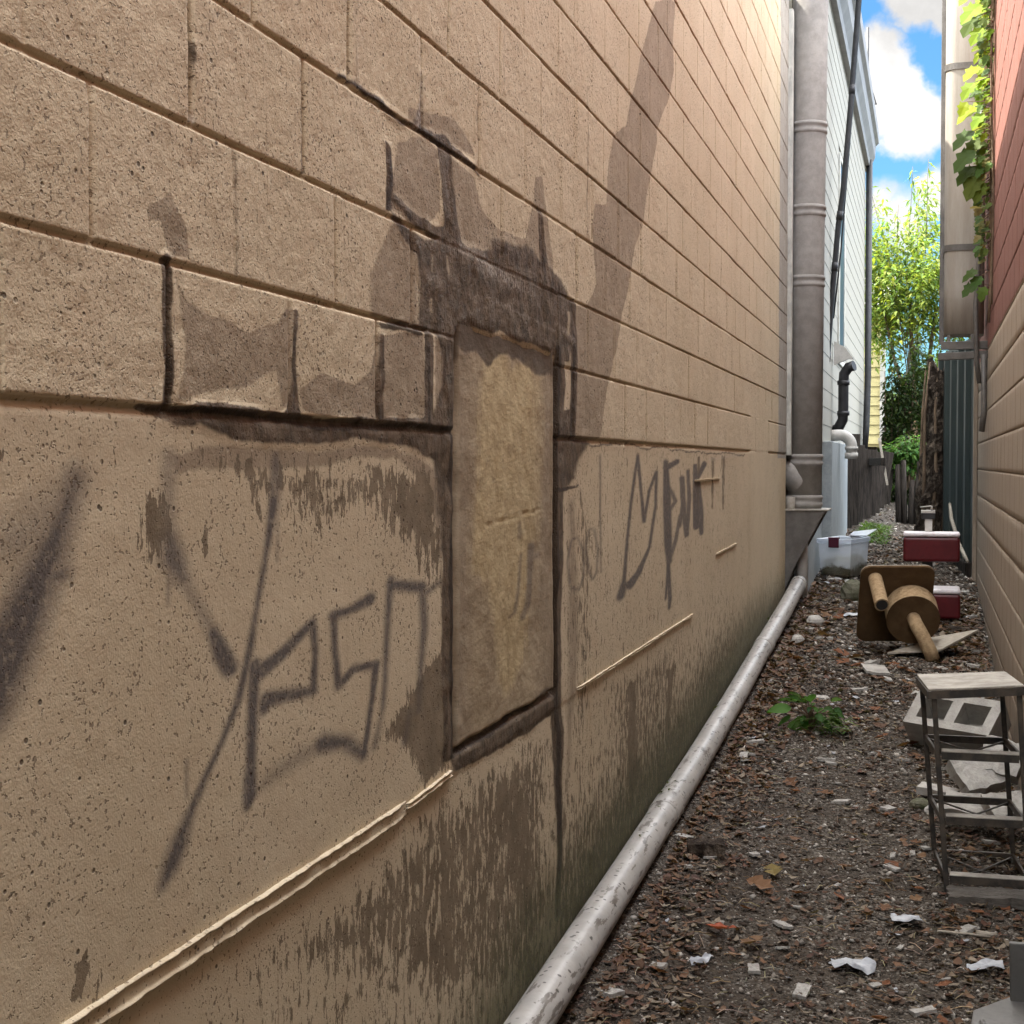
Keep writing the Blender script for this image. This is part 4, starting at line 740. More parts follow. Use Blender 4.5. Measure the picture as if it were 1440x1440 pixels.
# leaves
def leaf(mb,p,d,up,L,W,col,curl=.25,lobes=False):
    """one bent leaf: p base, d direction, up normal hint"""
    d=Vector(d).normalized(); s=d.cross(Vector(up)); s=s.normalized() if s.length>1e-4 else Vector((1,0,0)); n=s.cross(d).normalized(); p=Vector(p)
    if lobes:
        O=[(0,0),(.18,.34),(.10,.52),(.34,.40),(.48,.56),(.60,.30),(.78,.34),(1.,0)]
        mid=[p+d*(L*f)+n*(-curl*L*f*f) for f in (.0,.34,.6,1.)]
        vs=[p]; pts=[(f,w) for f,w in O[1:-1]]
        A=[p+d*(L*f)+s*(W*w)+n*(-curl*L*f*f+.12*W*w) for f,w in pts]; B=[p+d*(L*f)-s*(W*w)+n*(-curl*L*f*f+.12*W*w) for f,w in pts]
        c=p+d*(L*.36)+n*(-curl*L*.13); tip=p+d*L+n*(-curl*L); ring=[p]+A+[tip]+B[::-1]; m=len(ring)
        mb.addv(ring+[c],[(i,(i+1)%m,m) for i in range(m)],col)
    else:
        a=p+d*(L*.45)+n*(-curl*L*.2); tip=p+d*L+n*(-curl*L)
        mb.addv([p,a+s*W*.5+n*W*.12,tip,a-s*W*.5+n*W*.12,a],[(0,1,4),(1,2,4),(2,3,4),(3,0,4)],col)
def shade_of(base,var=.35): k=1+rnd.uniform(-var,var); return (base[0]*k*rnd.uniform(.85,1.2),base[1]*k,base[2]*k*rnd.uniform(.7,1.2))
def shoots(mb,n,base,spread,top,leafL,leafW,cols,dens=46,stem=None,seed=1,lean=.5):
    for i in range(n):
        a=rnd.uniform(0,2*math.pi); r=rnd.random()**.6; x0=base[0]+spread[0]*.35*r*math.cos(a); y0=base[1]+spread[1]*.35*r*math.sin(a); z0=base[2]+rnd.uniform(0,.35)*(top[1]-base[2])
        x1=base[0]+spread[0]*r*math.cos(a); y1=base[1]+spread[1]*r*math.sin(a); z1=top[0]+(top[1]-top[0])*(1-.55*r)*rnd.uniform(.55,1.)
        p0=Vector((x0,y0,z0)); p2=Vector((x1,y1,z1)); p1=Vector((x0*.6+x1*.4,y0*.6+y1*.4,z0*.35+z1*.65+.15)); P=[]
        for k in range(13): f=k/12; P.append(p0*(1-f)**2+p1*2*f*(1-f)+p2*f*f+Vector((0,0,0)))
        if stem is not None: stem.tube(P[:13],[.012*(1-.8*k/12)+.002 for k in range(13)],5)
        nl=int(dens*rnd.uniform(.7,1.2))
        for j in range(nl):
            f=.18+.82*j/nl; q=min(11,int(f*12)); p=P[q].lerp(P[q+1],f*12-q); az=rnd.uniform(0,6.283); d=Vector((math.cos(az),math.sin(az),rnd.uniform(-.75,.45)))
            tw=rnd.uniform(.0,.14); p=p+d*tw
            leaf(mb,p,d,(rnd.uniform(-.4,.4),rnd.uniform(-.4,.4),1),leafL*rnd.uniform(.6,1.15),leafW*rnd.uniform(.7,1.2),shade_of(rnd.choice(cols)),rnd.uniform(.1,.6))
t1=thing('leafy_tree','tall light green tree with slender arching shoots beyond the end of the alley','tree',(-.15,25.5,-.5))
mb=MB(); sm=MB(); greens=[(.135,.20,.045),(.18,.235,.05),(.085,.14,.04),(.20,.245,.06)]
shoots(mb,150,(-.35,25.6,.9),(2.1,1.5),(1.9,4.9),.135,.05,greens,80,None)
for (x,y,z) in ((-.36,25.,4.65),(-.52,25.2,4.1),(-.83,25.,4.35),(.05,25.,4.75),(-.25,25.3,4.2)):
    P=[Vector((-.3+(x+.3)*f+.09*math.sin(f*4+x*7)*f,25.4+(y-25.4)*f,1.2+(z-1.2)*f)) for f in np.linspace(0,1,13)]; sm.tube(P,[.008*(1-.85*k/12)+.002 for k in range(13)],5)
    for j in range(54): f=.35+.65*j/54; q=min(11,int(f*12)); p=P[q].lerp(P[q+1],f*12-q); az=rnd.uniform(0,6.28); leaf(mb,p,(math.cos(az),math.sin(az)*.6,rnd.uniform(-.9,.1)),(0,0,1),.15*rnd.uniform(.7,1.1),.04,shade_of(rnd.choice(greens)),.5)
obj('crown',mb,M['green'],t1)
for pts,r in (([(-.20,25.4,-.6),(-.22,25.4,.4),(-.33,25.3,1.0),(-.52,25.3,1.6),(-.7,25.3,2.4)],.05),([(-.16,25.5,-.6),(-.17,25.5,.5),(-.25,25.5,1.4),(-.3,25.5,2.6)],.055),([(-.12,25.5,-.6),(-.10,25.5,.6),(-.02,25.6,1.5),(.1,25.6,2.5)],.05),([(-.08,25.4,-.6),(-.05,25.4,.7),(.12,25.4,1.5)],.04),([(-.22,25.4,.3),(-.36,25.3,.55),(-.5,25.2,.62)],.03)):
    sm.tube(pts,[r*(1-.16*k) for k in range(len(pts))],8)
obj('trunk',sm,M['stem'],t1)
sb=thing('green_shrub','low bushy mid green shrub growing behind the dark stakes','shrub',(-.18,19.2,-.55)); mb=MB(); sm=MB()
shoots(mb,46,(-.19,19.2,-.35),(.27,.4),(-.05,.50),.085,.04,[(.075,.16,.04),(.10,.20,.05),(.055,.12,.035)],58,sm,lean=.2); obj('foliage',mb,M['green'],sb); obj('stem',sm,M['vine_stem'],sb)
mb=MB()
for i in range(17000):
    x=rnd.uniform(-3.5,4); y=rnd.uniform(33,36); z=-.6+2.9*rnd.random()**1.1*(.75+.25*math.sin(x*1.3+1)); az=rnd.uniform(0,6.28); leaf(mb,(x,y,z),(math.cos(az),math.sin(az),rnd.uniform(-.8,.4)),(0,0,1),rnd.uniform(.14,.30),rnd.uniform(.07,.14),shade_of((.045,.075,.025)),.3)
tag(obj('far_thicket',mb,M['green']),'dark green thicket closing the view behind the light green tree','thicket',kind='stuff')
mb=MB()
for i in range(4200):
    x=-.56+.58*rnd.random(); y=20.1+rnd.random()*.9; z=-.5+(1.15+1.1*float(vnoise(np.array(x*7.),np.array(y*2.),77)))*rnd.random(); az=rnd.uniform(0,6.28); leaf(mb,(x,y,z),(math.cos(az),math.sin(az),rnd.uniform(-.8,.4)),(0,0,1),rnd.uniform(.07,.13),.045,shade_of((.026,.042,.015)),.3)
sm=MB(); [sm.tube([(-.54+.08*k,20.5,-.6),(-.54+.08*k,20.5,.4),(-.55+.09*k,20.5,1.2)],[.02,.015,.006],6) for k in range(5)]
hb=thing('dark_bush','dark shaded bush between the yellow house and the light green tree','bush',(-.37,20.5,-.55)); obj('foliage',mb,M['green'],hb); obj('stem',sm,M['vine_stem'],hb)
# yellow house
yh=thing('yellow_house','pale yellow weatherboard house seen past the end of the clad building','house',(-1.6,29.,-.6))
mb=MB()
for k in range(14): z=.35+k*.17; mb.prism([(-4.2,28.02,z),(-4.2,27.985,z),(-4.2,28.005,z+.168),(-4.2,28.02,z+.168)],(3.4,0,0))
mb.box((-2.5,29.3,1.5),(3.38,2.55,2.4)); obj('wall',mb,M['yellow'],yh)
for x in (-.79,-1.19): mb=MB(); mb.box((x,27.985,1.52),(.09,.05,2.36)); obj('corner_board',mb,M['white'],yh,bevel=.004)
mb=MB(); mb.prism([(-4.5,27.7,2.62),(-.55,27.7,2.62),(-.55,27.7,2.74),(-4.5,27.7,2.74)],(0,3.2,0)); mb.prism([(-4.5,27.7,2.74),(-4.5,30.9,2.74),(-4.5,29.3,3.5)],(3.95,0,0)); obj('roof',mb,M['roof'],yh)
mb=MB(); mb.box((-2.4,28.6,-.1),(3.0,.8,.9)); obj('underfloor',mb,M['dkwood'],yh)

# climbing vine on the right wall
vn=thing('climbing_vine','climbing vine with lobed yellow green leaves on the right wall by the grey duct','vine',(.37,10.4,.9))
mb=MB(); sm=MB()
for k in range(6):
    x0=.372+.006*k; P=[(x0-.012*math.sin(z*3+k),10.25+.10*k+.05*math.sin(z*2+k),z) for z in np.linspace(.9+.12*k,3.5,24)]; sm.tube(P,[.009-.004*i/23 for i in range(24)],6)
lit_leaf=[(.19,.27,.014),(.22,.28,.016),(.14,.21,.018)]; shade_leaf=[(.075,.125,.03),(.09,.14,.034),(.06,.105,.03)]  # sunlit and shaded leaf tones, the light put into the colour
def vleaf(x,y,z,dx_,dz,L,cols,c=.35): leaf(mb,(x,y,z),(dx_,rnd.uniform(-.5,-.1),dz),(rnd.uniform(-.3,.1),-.55,.8),L,L*.9,shade_of(rnd.choice(cols),.2),c,True); sm.tube([(x,y,z),(.375,y+.05,z+rnd.uniform(0,.06))],.0025,4)
for (x,z,dx_,dz,L,c) in [(.28,3.02,-1,-.5,.15,lit_leaf),(.30,2.90,-1,-.65,.17,lit_leaf),(.27,2.84,-.8,-.9,.15,shade_leaf),(.31,2.74,-.8,-.8,.13,lit_leaf),(.30,2.55,-.9,-.5,.14,lit_leaf),(.26,2.40,-.9,-.9,.13,lit_leaf),(.22,2.30,-.7,-1,.10,lit_leaf),(.33,2.45,-.8,-.8,.10,lit_leaf),(.29,2.27,-1,-.4,.16,lit_leaf),(.32,2.20,-.8,-.7,.12,lit_leaf),(.27,2.13,-1,-.55,.18,shade_leaf),(.31,2.07,-1,-.7,.15,shade_leaf),(.27,1.99,-1,-.7,.18,shade_leaf),(.30,1.92,-.9,-.9,.17,shade_leaf),(.26,1.90,-1,-.8,.15,shade_leaf),(.30,1.83,-.8,-1,.17,shade_leaf),(.33,1.78,-.7,-1,.14,shade_leaf),(.30,1.24,-1,-.4,.12,shade_leaf),(.32,1.20,-.8,-.8,.12,shade_leaf),(.28,1.15,-1,-.7,.11,shade_leaf),(.34,1.12,-.5,-1,.10,shade_leaf),(.31,3.2,-1,-.6,.16,shade_leaf),(.30,3.3,-1,-.3,.15,shade_leaf)]:
    vleaf(x,10.3+rnd.uniform(-.15,.1),z,dx_,dz,L,c)
for i in range(330):
    z=1.35+1.9*rnd.random()**.75; x=.375-.07*rnd.random(); y=10.15+rnd.random()*.75; cc=lit_leaf+shade_leaf if z>2.05 else shade_leaf+[(.20,.19,.07)]; az=rnd.uniform(-1.2,1.2)  # sunlit tones only above the sun line
    vleaf(x,y,z,-math.cos(az)*.7,rnd.uniform(-1,.1),rnd.uniform(.035,.085),cc,rnd.uniform(.1,.6))
obj('leaves',mb,M['green'],vn); obj('stem',sm,M['vine_stem'],vn)

# ------------------------------------------------------------------ red stand
rs=thing('red_stand','dark red two-tier stand with tops coloured as a sky reflection and a black post by the right wall','stand',(.03,11.05,-1.08))
def pad(x0,x1,y0,y1,z0,z1): mb=MB(); mb.box(((x0+x1)/2,(y0+y1)/2,(z0+z1)/2),(x1-x0,y1-y0,z1-z0)); return mb
u=obj('upper_box',pad(-.163,.215,10.9,11.12,-.675,-.503),M['red'],rs,bevel=.02,seg=4); obj('sheen_top',pad(-.163,.215,10.895,11.125,-.502,-.472),M['sky_sheen'],u,bevel=.013,seg=3)  # pale top carries the sky reflection of the red vinyl as colour
l=obj('lower_box',pad(-.05,.222,10.95,11.3,-1.07,-.898),M['red'],rs,bevel=.02,seg=4); obj('sheen_top',pad(-.05,.222,10.945,11.305,-.897,-.866),M['sky_sheen'],l,bevel=.013,seg=3)
mb=MB(); mb.box((.0,11.05,-.78),(.07,.07,.24)); obj('post',mb,M['black'],rs,bevel=.004)
mb=MB(); mb.box((.006,11.1,-.43),(.05,.06,.115),(R(-12),0,0)); obj('upper_post',mb,M['white'],rs,bevel=.004)
hd=obj('head',pad(-.043,.05,11.06,11.16,-.385,-.335),M['black'],rs,bevel=.008); obj('bar',MB().tube([(-.045,11.06,-.333),(.05,11.06,-.333)],.012,10),M['white'],hd); obj('handle',MB().tube([(-.052,11.06,-.302),(.02,11.05,-.294),(.026,11.05,-.294),(.026,11.05,-.318)],[.004,.004,.005,.009],8),M['white'],hd)

# ------------------------------------------------------------------ fallen scratching post
ct=thing('cat_scratcher','fallen brown carpeted cat scratcher with sisal posts and a round drum','cat scratcher',(-.18,9.7,-1.14))
nrm=Vector((.16,-.86,-.45)).normalized(); right=Vector((0,0,1)).cross(nrm).normalized()*-1; right=Vector((1,.1,-.03)); right=(right-nrm*right.dot(nrm)).normalized(); upv=right.cross(nrm); upv=-upv if upv.z<0 else upv
def rsq(c,hw,hh,r,n=7):
    P=[]
    for sx,sy,a0 in ((1,1,0),(-1,1,90),(-1,-1,180),(1,-1,270)):
        for i in range(n+1): a=R(a0+90*i/n); P.append(c+right*(sx*(hw-r)+r*math.cos(a))+upv*(sy*(hh-r)+r*math.sin(a)))
    return P
c0=Vector((-.188,9.72,-.868))
bb=obj('base_board',MB().prism(rsq(c0,.222,.27,.06),nrm*-.022),M['carpet'],ct,bevel=.004); 
mb=MB(); mb.prism(rsq(c0-nrm*.0221,.221,.269,.06),nrm*-.006); obj('board_back',mb,M['plank'],bb)
def post(a,L,r,d=nrm,name='post'):
    a=Vector(a); seg=28; N=max(6,int(L/.012)); mb=MB(); pts=[a+d*(L*i/N) for i in range(N+1)]; mb.tube(pts,[r*(1+.018*(i%2)) for i in range(N+1)],seg,caps=False)
    o=obj(name,mb,M['sisal'],ct); q=a+d*L; obj('end_ring',MB().tube([q-d*.004,q+d*.0015],[r*1.01,r*1.01],28),M['sisal'],o); obj('hole_shade',MB().tube([q-d*.002,q+d*.0030],[r*.80,r*.80],28),M['black'],o)  # black disc stands in for the shade inside the hollow post
post(c0+right*-.135+upv*.19,.30,.042)
dn=Vector((.10,-.93,-.34)).normalized(); dc=Vector((-.088,9.64,-.915))
mb=MB(); N=12; mb.tube([dc-dn*.085+dn*(.17*i/N) for i in range(N+1)],[.156*(1+.010*(i%2)+.004*rnd.random()) for i in range(N+1)],56,caps=False); dr=obj('drum',mb,M['sisal'],ct)
mb=MB(); mb.tube([dc+dn*.08,dc+dn*.0865],[.159,.159],48); obj('drum_face',mb,M['carpet'],dr,bevel=.002); mb=MB(); mb.tube([dc-dn*.08,dc-dn*.0865],[.159,.159],48); obj('drum_face',mb,M['carpet'],dr,bevel=.002)
e0=dc+dn*.085+Vector((.0,0,.015)); mb=MB(); P=[e0,e0+dn*.07+Vector((.01,0,-.01)),e0+dn*.12+Vector((.045,0,-.06)),e0+dn*.16+Vector((.085,.02,-.135)),e0+dn*.17+Vector((.10,.03,-.18))]; mb.tube(P,[.040,.041,.041,.042,.042],24); obj('bent_post',mb,M['sisal'],ct)
lone('loose_board',MB().hexa([(-.23,9.50,-1.150),(.08,9.46,-1.118),(.31,9.92,-1.040),(.04,9.98,-1.10),(-.23,9.50,-1.138),(.08,9.46,-1.104),(.31,9.92,-1.026),(.04,9.98,-1.088)]),M['plank'],'flat pale board lying tilted on the ground under the cat scratcher','board',bevel=.002)

# ------------------------------------------------------------------ storage tub
tb=thing('storage_tub','clear plastic storage tub with maroon latches half full of dark soil','storage tub',(-.68,12.7,-.92))
A,B,Cc,D=[Vector(p) for p in ((-.842,12.5,.03),(-.585,12.42,.03),(-.465,12.9,.03),(-.70,13.0,.03))]; ctr=(A+B+Cc+D)/4
def ringq(s,z): return [ctr+(p-ctr)*s+Vector((0,0,z)) for p in (A,B,Cc,D)]
def shell(mb,rings):
    b=[]; vs=sum(rings,[]); n=4; mb.addv(vs,[(i*4+k,i*4+(k+1)%4,(i+1)*4+(k+1)%4,(i+1)*4+k) for i in range(len(rings)-1) for k in range(4)])
mb=MB(); shell(mb,[ringq(.90,-.93),ringq(1.0,-.655)]); mb.f.append((0,1,2,3)); mb.sm.append(False); obj('body',mb,M['tub'],tb)
mb=MB(); shell(mb,[ringq(1.0,-.668),ringq(1.07,-.664),ringq(1.075,-.632),ringq(1.05,-.628),ringq(.98,-.634),ringq(.98,-.66)]); obj('rim',mb,M['tub'],tb)
for (p,q,s) in ((A,B,1.07),(Cc,D,1.07)):
    m=ctr+((p+q)/2-ctr)*s; e=(q-p).normalized(); mb=MB(); an=math.atan2(e.y,e.x); out_=Vector((e.y,-e.x,0)); mb.box(m+out_*.008+Vector((0,0,-.66)),(.085,.016,.075),(0,0,an)); mb.box(m+Vector((0,0,-.622)),(.085,.04,.014),(0,0,an)); obj('latch',mb,M['maroon'],tb,bevel=.004)
mb=MB(); mb.prism([Cc+Vector((-.02,-.04,-.625)),Cc+Vector((.06,.10,-.575)),Cc+Vector((-.13,.12,-.60)),Cc+Vector((-.16,.06,-.628))],(0,0,.008)); obj('lid_flap',mb,M['tub'],tb)
mb=MB(); N=18
vs=[];fs=[]
for i in range(N+1):
    for j in range(N+1):
        p=(A.lerp(B,i/N)).lerp(D.lerp(Cc,i/N),j/N); p=ctr+(p-ctr)*.895; h=-.80+(float(fbm(np.array(i*.4),np.array(j*.4),4,80))-.45)*.14; edge=min(i,j,N-i,N-j)==0; vs.append((p.x,p.y,-.885 if edge else h+.03))
for i in range(N):
    for j in range(N): fs.append((i*(N+1)+j,(i+1)*(N+1)+j,(i+1)*(N+1)+j+1,i*(N+1)+j+1))
mb.addv(vs,fs,smooth=True); lone('soil_heap',mb,M['moss'],'dark soil and leaf mould heaped inside the clear storage tub','soil')

# ------------------------------------------------------------------ tiered rack
rk=thing('metal_rack','small dark grey tiered metal rack standing against the right wall','rack',(.17,5.64,-1.45))
FL=(Vector((.074,5.44,-1.47)),Vector((.024,5.44,-.775))); BL=(Vector((.034,5.85,-1.44)),Vector((-.018,5.85,-.79))); FR=(Vector((.345,5.44,-1.45)),Vector((.302,5.44,-.755))); BRr=(Vector((.31,5.85,-1.42)),Vector((.262,5.85,-.77)))
for a,b in (FL,BL,FR,BRr):
    mb=MB(); d=(b-a).normalized(); 
    w=Vector((.009,0,0)); h=Vector((0,.009,0)); mb.hexa([a-w-h,a+w-h,a+w+h,a-w+h,b-w-h,b+w-h,b+w+h,b-w+h]); obj('leg',mb,M['rack'],rk,bevel=.002)
def at(pair,z): a,b=pair; return a.lerp(b,(z-a.z)/(b.z-a.z))
def bar(mb,p,q,hh,th): 
    p,q=Vector(p),Vector(q); d=(q-p).normalized(); s=Vector((0,0,1)).cross(d).normalized()*th/2; u=Vector((0,0,hh/2)); mb.hexa([p-s-u,q-s-u,q+s-u,p+s-u,p-s+u,q-s+u,q+s+u,p+s+u]) if True else 0
zf=-.765; P=[FL[1]+Vector((-.016,-.016,0)),FR[1]+Vector((.016,-.016,.006)),BRr[1]+Vector((.016,.016,.008)),BL[1]+Vector((-.016,.016,.006))]
mb=MB(); mb.hexa([p+Vector((0,0,-.004)) for p in P]+[p+Vector((0,0,.004)) for p in P]); obj('top_shelf',mb,M['racktop'],rk,bevel=.002)
mb=MB(); ed=[p+Vector((0,0,-.018)) for p in P]
for i in range(4): bar(mb,ed[i],ed[(i+1)%4],.026,.006)
obj('top_rim',mb,M['rack'],rk)
for zfr,zbk in ((-1.000,-1.012),(-1.222,-1.235),(-1.425,-1.435)):
    f0,f1,b0,b1=at(FL,zfr),at(FR,zfr),at(BL,zbk),at(BRr,zbk); mb=MB()
    bar(mb,b0,b1,.026,.012); bar(mb,f0,b0,.024,.010); bar(mb,f1,b1,.024,.010)
    sf=obj('shelf_frame',mb,M['rack'],rk,bevel=.002); mb=MB(); bar(mb,f0+Vector((.012,0,0)),f1-Vector((.012,0,0)),.026,.012); obj('front_rail',mb,M['rack'],sf)
    mb=MB(); p,q=f0+Vector((.012,-.008,.0135)),f1+Vector((-.012,-.008,.0135)); dv=Vector((0,.034,.004)); up=Vector((0,0,.003)); mb.hexa([p,q,q+dv,p+dv,p+up,q+up,q+dv+up,p+dv+up]); obj('pale_ledge',mb,M['racktop'],sf)  # pale strip along the top of each front rail
   
    mb=MB(); m=(f0+f1+b0+b1)/4+Vector((0,0,-.012))
    for p in (f0,f1,b0,b1): mb.tube([p,m],.0035,6)
    obj('cross_wire',mb,M['steel'],sf)
# plank at its foot
def rough_slab(c,size,rot,seed,nx=16,ny=5,amp=.3):
    x,y,z=size; Mx=Euler(rot).to_matrix(); vs=[]; fs=[]
    for s in (-1,1):
        for i in range(nx+1):
            for j in range(ny+1):
                u=i/nx-.5; v=j/ny-.5; e=(float(fbm(np.array(i*.9+s),np.array(j*.8),3,seed))-.45); ex=1+(.10*(float(vnoise(np.array(j*1.3),np.array(s*2.),seed+3))-.5) if i in(0,nx) else 0); ey=1+(.35*(float(vnoise(np.array(i*.8),np.array(j*9.),seed+5))-.5) if j in (0,ny) else 0)
                vs.append(Vector(c)+Mx@Vector((u*x*ex,v*y*ey,s*z*.5*(1+amp*e*2))))
    n=(nx+1)*(ny+1)
    for i in range(nx):
        for j in range(ny):
            a=i*(ny+1)+j; q=(a,a+ny+1,a+ny+2,a+1); fs+=[q[::-1],tuple(k+n for k in q)]
    for i in range(nx):
        a=i*(ny+1); fs.append((a,a+ny+1,a+ny+1+n,a+n)); a+=ny; fs.append((a+ny+1,a,a+n,a+ny+1+n))
    for j in range(ny):
        a=j; fs.append((a+1,a,a+n,a+1+n)); a=nx*(ny+1)+j; fs.append((a,a+1,a+1+n,a+n))
    return vs,fs
lone('split_plank',MB().addv(*rough_slab((.235,5.38,-1.462),(.32,.085,.034),(R(8),R(-1),R(2)),81,22,6,.5)),M['greywood'],'grey splintered plank lying on the ground at the front of the metal rack','plank')
# hollow concrete block
hb=MB(); e1=Vector((.38,-.12,-.03)).normalized(); e2=Vector((.09,.10,.135)); e2=(e2-e1*e2.dot(e1)*.35).normalized(); n_=e1.cross(e2).normalized(); cc=Vector((.12,7.22,-1.125))
def fr(a,b,d): return cc+e1*a+e2*b+n_*d
Lx,Ly,Dz=.195,.095,.19
xs=[-Lx,-Lx+.045,-.024,.024,Lx-.045,Lx]; ysq=[-Ly,-Ly+.038,Ly-.038,Ly]
for (x0,x1,y0,y1) in ((xs[0],xs[5],ysq[0],ysq[1]),(xs[0],xs[5],ysq[2],ysq[3]),(xs[0],xs[1],ysq[1],ysq[2]),(xs[2],xs[3],ysq[1],ysq[2]),(xs[4],xs[5],ysq[1],ysq[2])):
    hb.hexa([fr(x0,y0,-Dz),fr(x1,y0,-Dz),fr(x1,y1,-Dz),fr(x0,y1,-Dz),fr(x0,y0,0),fr(x1,y0,0),fr(x1,y1,0),fr(x0,y1,0)])
hb.hexa([fr(xs[1],ysq[1],-Dz),fr(xs[4],ysq[1],-Dz),fr(xs[4],ysq[2],-Dz),fr(xs[1],ysq[2],-Dz),fr(xs[1],ysq[1],-Dz+.02),fr(xs[4],ysq[1],-Dz+.02),fr(xs[4],ysq[2],-Dz+.02),fr(xs[1],ysq[2],-Dz+.02)])
lone('hollow_block',hb,M['concrete'],'tilted hollow concrete block with two openings behind the metal rack','concrete block')
pieces=[((.205,6.45,-1.255),(.19,.16,.06),(R(38),R(-10),R(30)),'broken concrete slab leaning behind the middle of the rack'),((.30,6.5,-1.20),(.16,.15,.07),(R(50),R(8),R(-15)),'thick broken concrete piece propped against the right wall'),((.17,6.15,-1.33),(.20,.12,.05),(R(28),R(6),R(-8)),'low flat concrete fragment lying behind the lower rack shelf'),((.30,6.1,-1.31),(.15,.13,.05),(R(25),R(-6),R(20)),'small pale concrete fragment in the corner between rack and wall'),((.05,6.45,-1.335),(.16,.06,.035),(R(10),R(4),R(-25)),'narrow pale concrete strip lying left behind the rack legs')]
for i,(c,s,r,lab) in enumerate(pieces): lone('broken_concrete',MB().addv(*rough_slab(c,s,r,90+i,8,7,.25)),M['concrete'],lab,'concrete piece',group='broken concrete behind the rack')
# grey moulded piece in the bottom right corner
gp=thing('moulded_tray','grey moulded plastic tray piece in the bottom right corner of the view','tray',(.24,4.2,-1.53))
mb=MB(); mb.prism([(.115,4.12,-1.53),(.13,4.32,-1.53),(.235,4.46,-1.53),(.42,4.5,-1.53),(.42,3.7,-1.53),(.13,3.7,-1.53)],(0,0,.045)); obj('base',mb,M['greyplastic'],gp,bevel=.006,seg=3)
mb=MB(); mb.prism([(.232,4.44,-1.50),(.225,4.40,-1.312),(.42,4.40,-1.312),(.42,4.44,-1.50)],(0,-.02,0)); obj('upright_side',mb,M['greyplastic'],gp,bevel=.005,seg=3)
mb=MB(); mb.tube([(.150,4.20,-1.475),(.156,4.16,-1.478),(.18,4.14,-1.478),(.42,4.12,-1.478)],.008,8); obj('lip',mb,M['greyplastic'],gp)

# ------------------------------------------------------------------ stones, litter, plants
def rock(c,s,seed,n=12,m=8):
    vs=[];fs=[]
    for i in range(m+1):
        ph=math.pi*i/m
        for k in range(n):
            q=2*math.pi*k/n; d=Vector((math.sin(ph)*math.cos(q),math.sin(ph)*math.sin(q),math.cos(ph))); r=.75+.6*float(fbm(np.array(d.x*1.6+3),np.array(d.y*1.6+d.z*2+3),3,seed)); r=min(r,.98+.08*math.sin(seed+k))
            vs.append(Vector(c)+Vector((d.x*s[0]*r,d.y*s[1]*r,d.z*s[2]*r)))
    for i in range(m):
        for k in range(n): fs.append((i*n+k,(i+1)*n+k,(i+1)*n+(k+1)%n,i*n+(k+1)%n))
    return vs,fs
def put_rock(x,y,s,seed,mat,label,name='stone',lift=.35,cat='stone'): lone(name,MB().addv(*rock((x,y,G(x,y)+s[2]*lift),s,seed),smooth=False),M[mat],label,cat)
put_rock(-.53,11.55,(.095,.09,.10),1,'moss','mossy grey boulder on the ground just right of the storage tub','boulder',.6)
put_rock(-.72,10.35,(.06,.07,.05),2,'concrete','grey stone lying beside the far end of the drain pipe'); put_rock(-.77,9.6,(.045,.04,.04),3,'concrete','small rounded stone touching the drain pipe'); put_rock(.05,10.75,(.04,.04,.035),4,'concrete','pale round stone in front of the red stand')
put_rock(-.02,6.35,(.05,.035,.03),5,'moss','brownish stone left of the metal rack'); put_rock(.05,6.3,(.06,.04,.03),6,'concrete','pale stone touching the left legs of the metal rack')
lone('charred_brick',MB().addv(*rough_slab((-.745,5.36,G(-.745,5.36)+.025),(.13,.07,.05),(R(5),R(3),R(12)),101,9,6,.4)),M['bark'],'blackened brick fragment on the gravel near the drain pipe','brick')
lone('flat_slate',MB().addv(*rough_slab((.0+-.28,8.9,G(-.28,8.9)+.03),(.13,.20,.014),(R(6),R(4),R(12)),102,8,8,.2)),M['concrete'],'flat pale stone flake on the ground right of the green weed','stone flake')
lone('dark_slate',MB().addv(*rough_slab((.24,10.7,G(.24,10.7)+.015),(.20,.22,.014),(R(4),R(3),R(20)),103,8,8,.2)),M['bark'],'dark flat slate on the ground by the right wall behind the loose board','slate')
def paper(x,y,w,l,rz,seed,label,name='plastic_scrap',col='scrap'):
    vs=[];fs=[];N=7; z0=G(x,y)+.012
    for i in range(N):
        for j in range(N):
            u=i/(N-1)-.5; v=j/(N-1)-.5; f=1-.3*abs(v)*rnd.random(); X=u*w*f; Yv=v*l*(1-.25*abs(u)); h=.055*float(fbm(np.array(i*.7),np.array(j*.7),3,seed))-.012; vs.append((x+X*math.cos(rz)-Yv*math.sin(rz),y+X*math.sin(rz)+Yv*math.cos(rz),z0+h))
    for i in range(N-1):
        for j in range(N-1): fs.append((i*N+j,(i+1)*N+j,(i+1)*N+j+1,i*N+j+1))
    lone(name,MB().addv(vs,fs,smooth=True),M[col],label,'litter')
paper(-.055,5.02,.095,.085,.2,111,'white crumpled plastic scrap on the gravel left of the splintered plank'); paper(-.20,4.58,.13,.075,.1,112,'white torn plastic scrap at the bottom centre of the gravel'); paper(.175,4.74,.11,.06,.35,113,'pale torn plastic scrap nearest the grey tray piece')
paper(-.63,4.45,.09,.03,.9,114,'narrow pale plastic strip on the gravel by the near drain pipe'); paper(-.50,10.75,.16,.10,.2,115,'pale plastic sheet scrap on the debris in front of the tub')
mb=MB(); mb.tube([(.04,4.97,G(.04,4.97)+.015),(.13,5.0,G(.13,5.0)+.02),(.2,5.02,G(.2,5.02)+.02)],.004,6); mb.tube([(.16,5.03,G(.16,5.03)+.02),(.22,5.05,G(.22,5.05)+.02)],.010,6); lone('dry_stick',mb,M['plank'],'thin dry stick lying beside the white crumpled plastic scrap','stick')
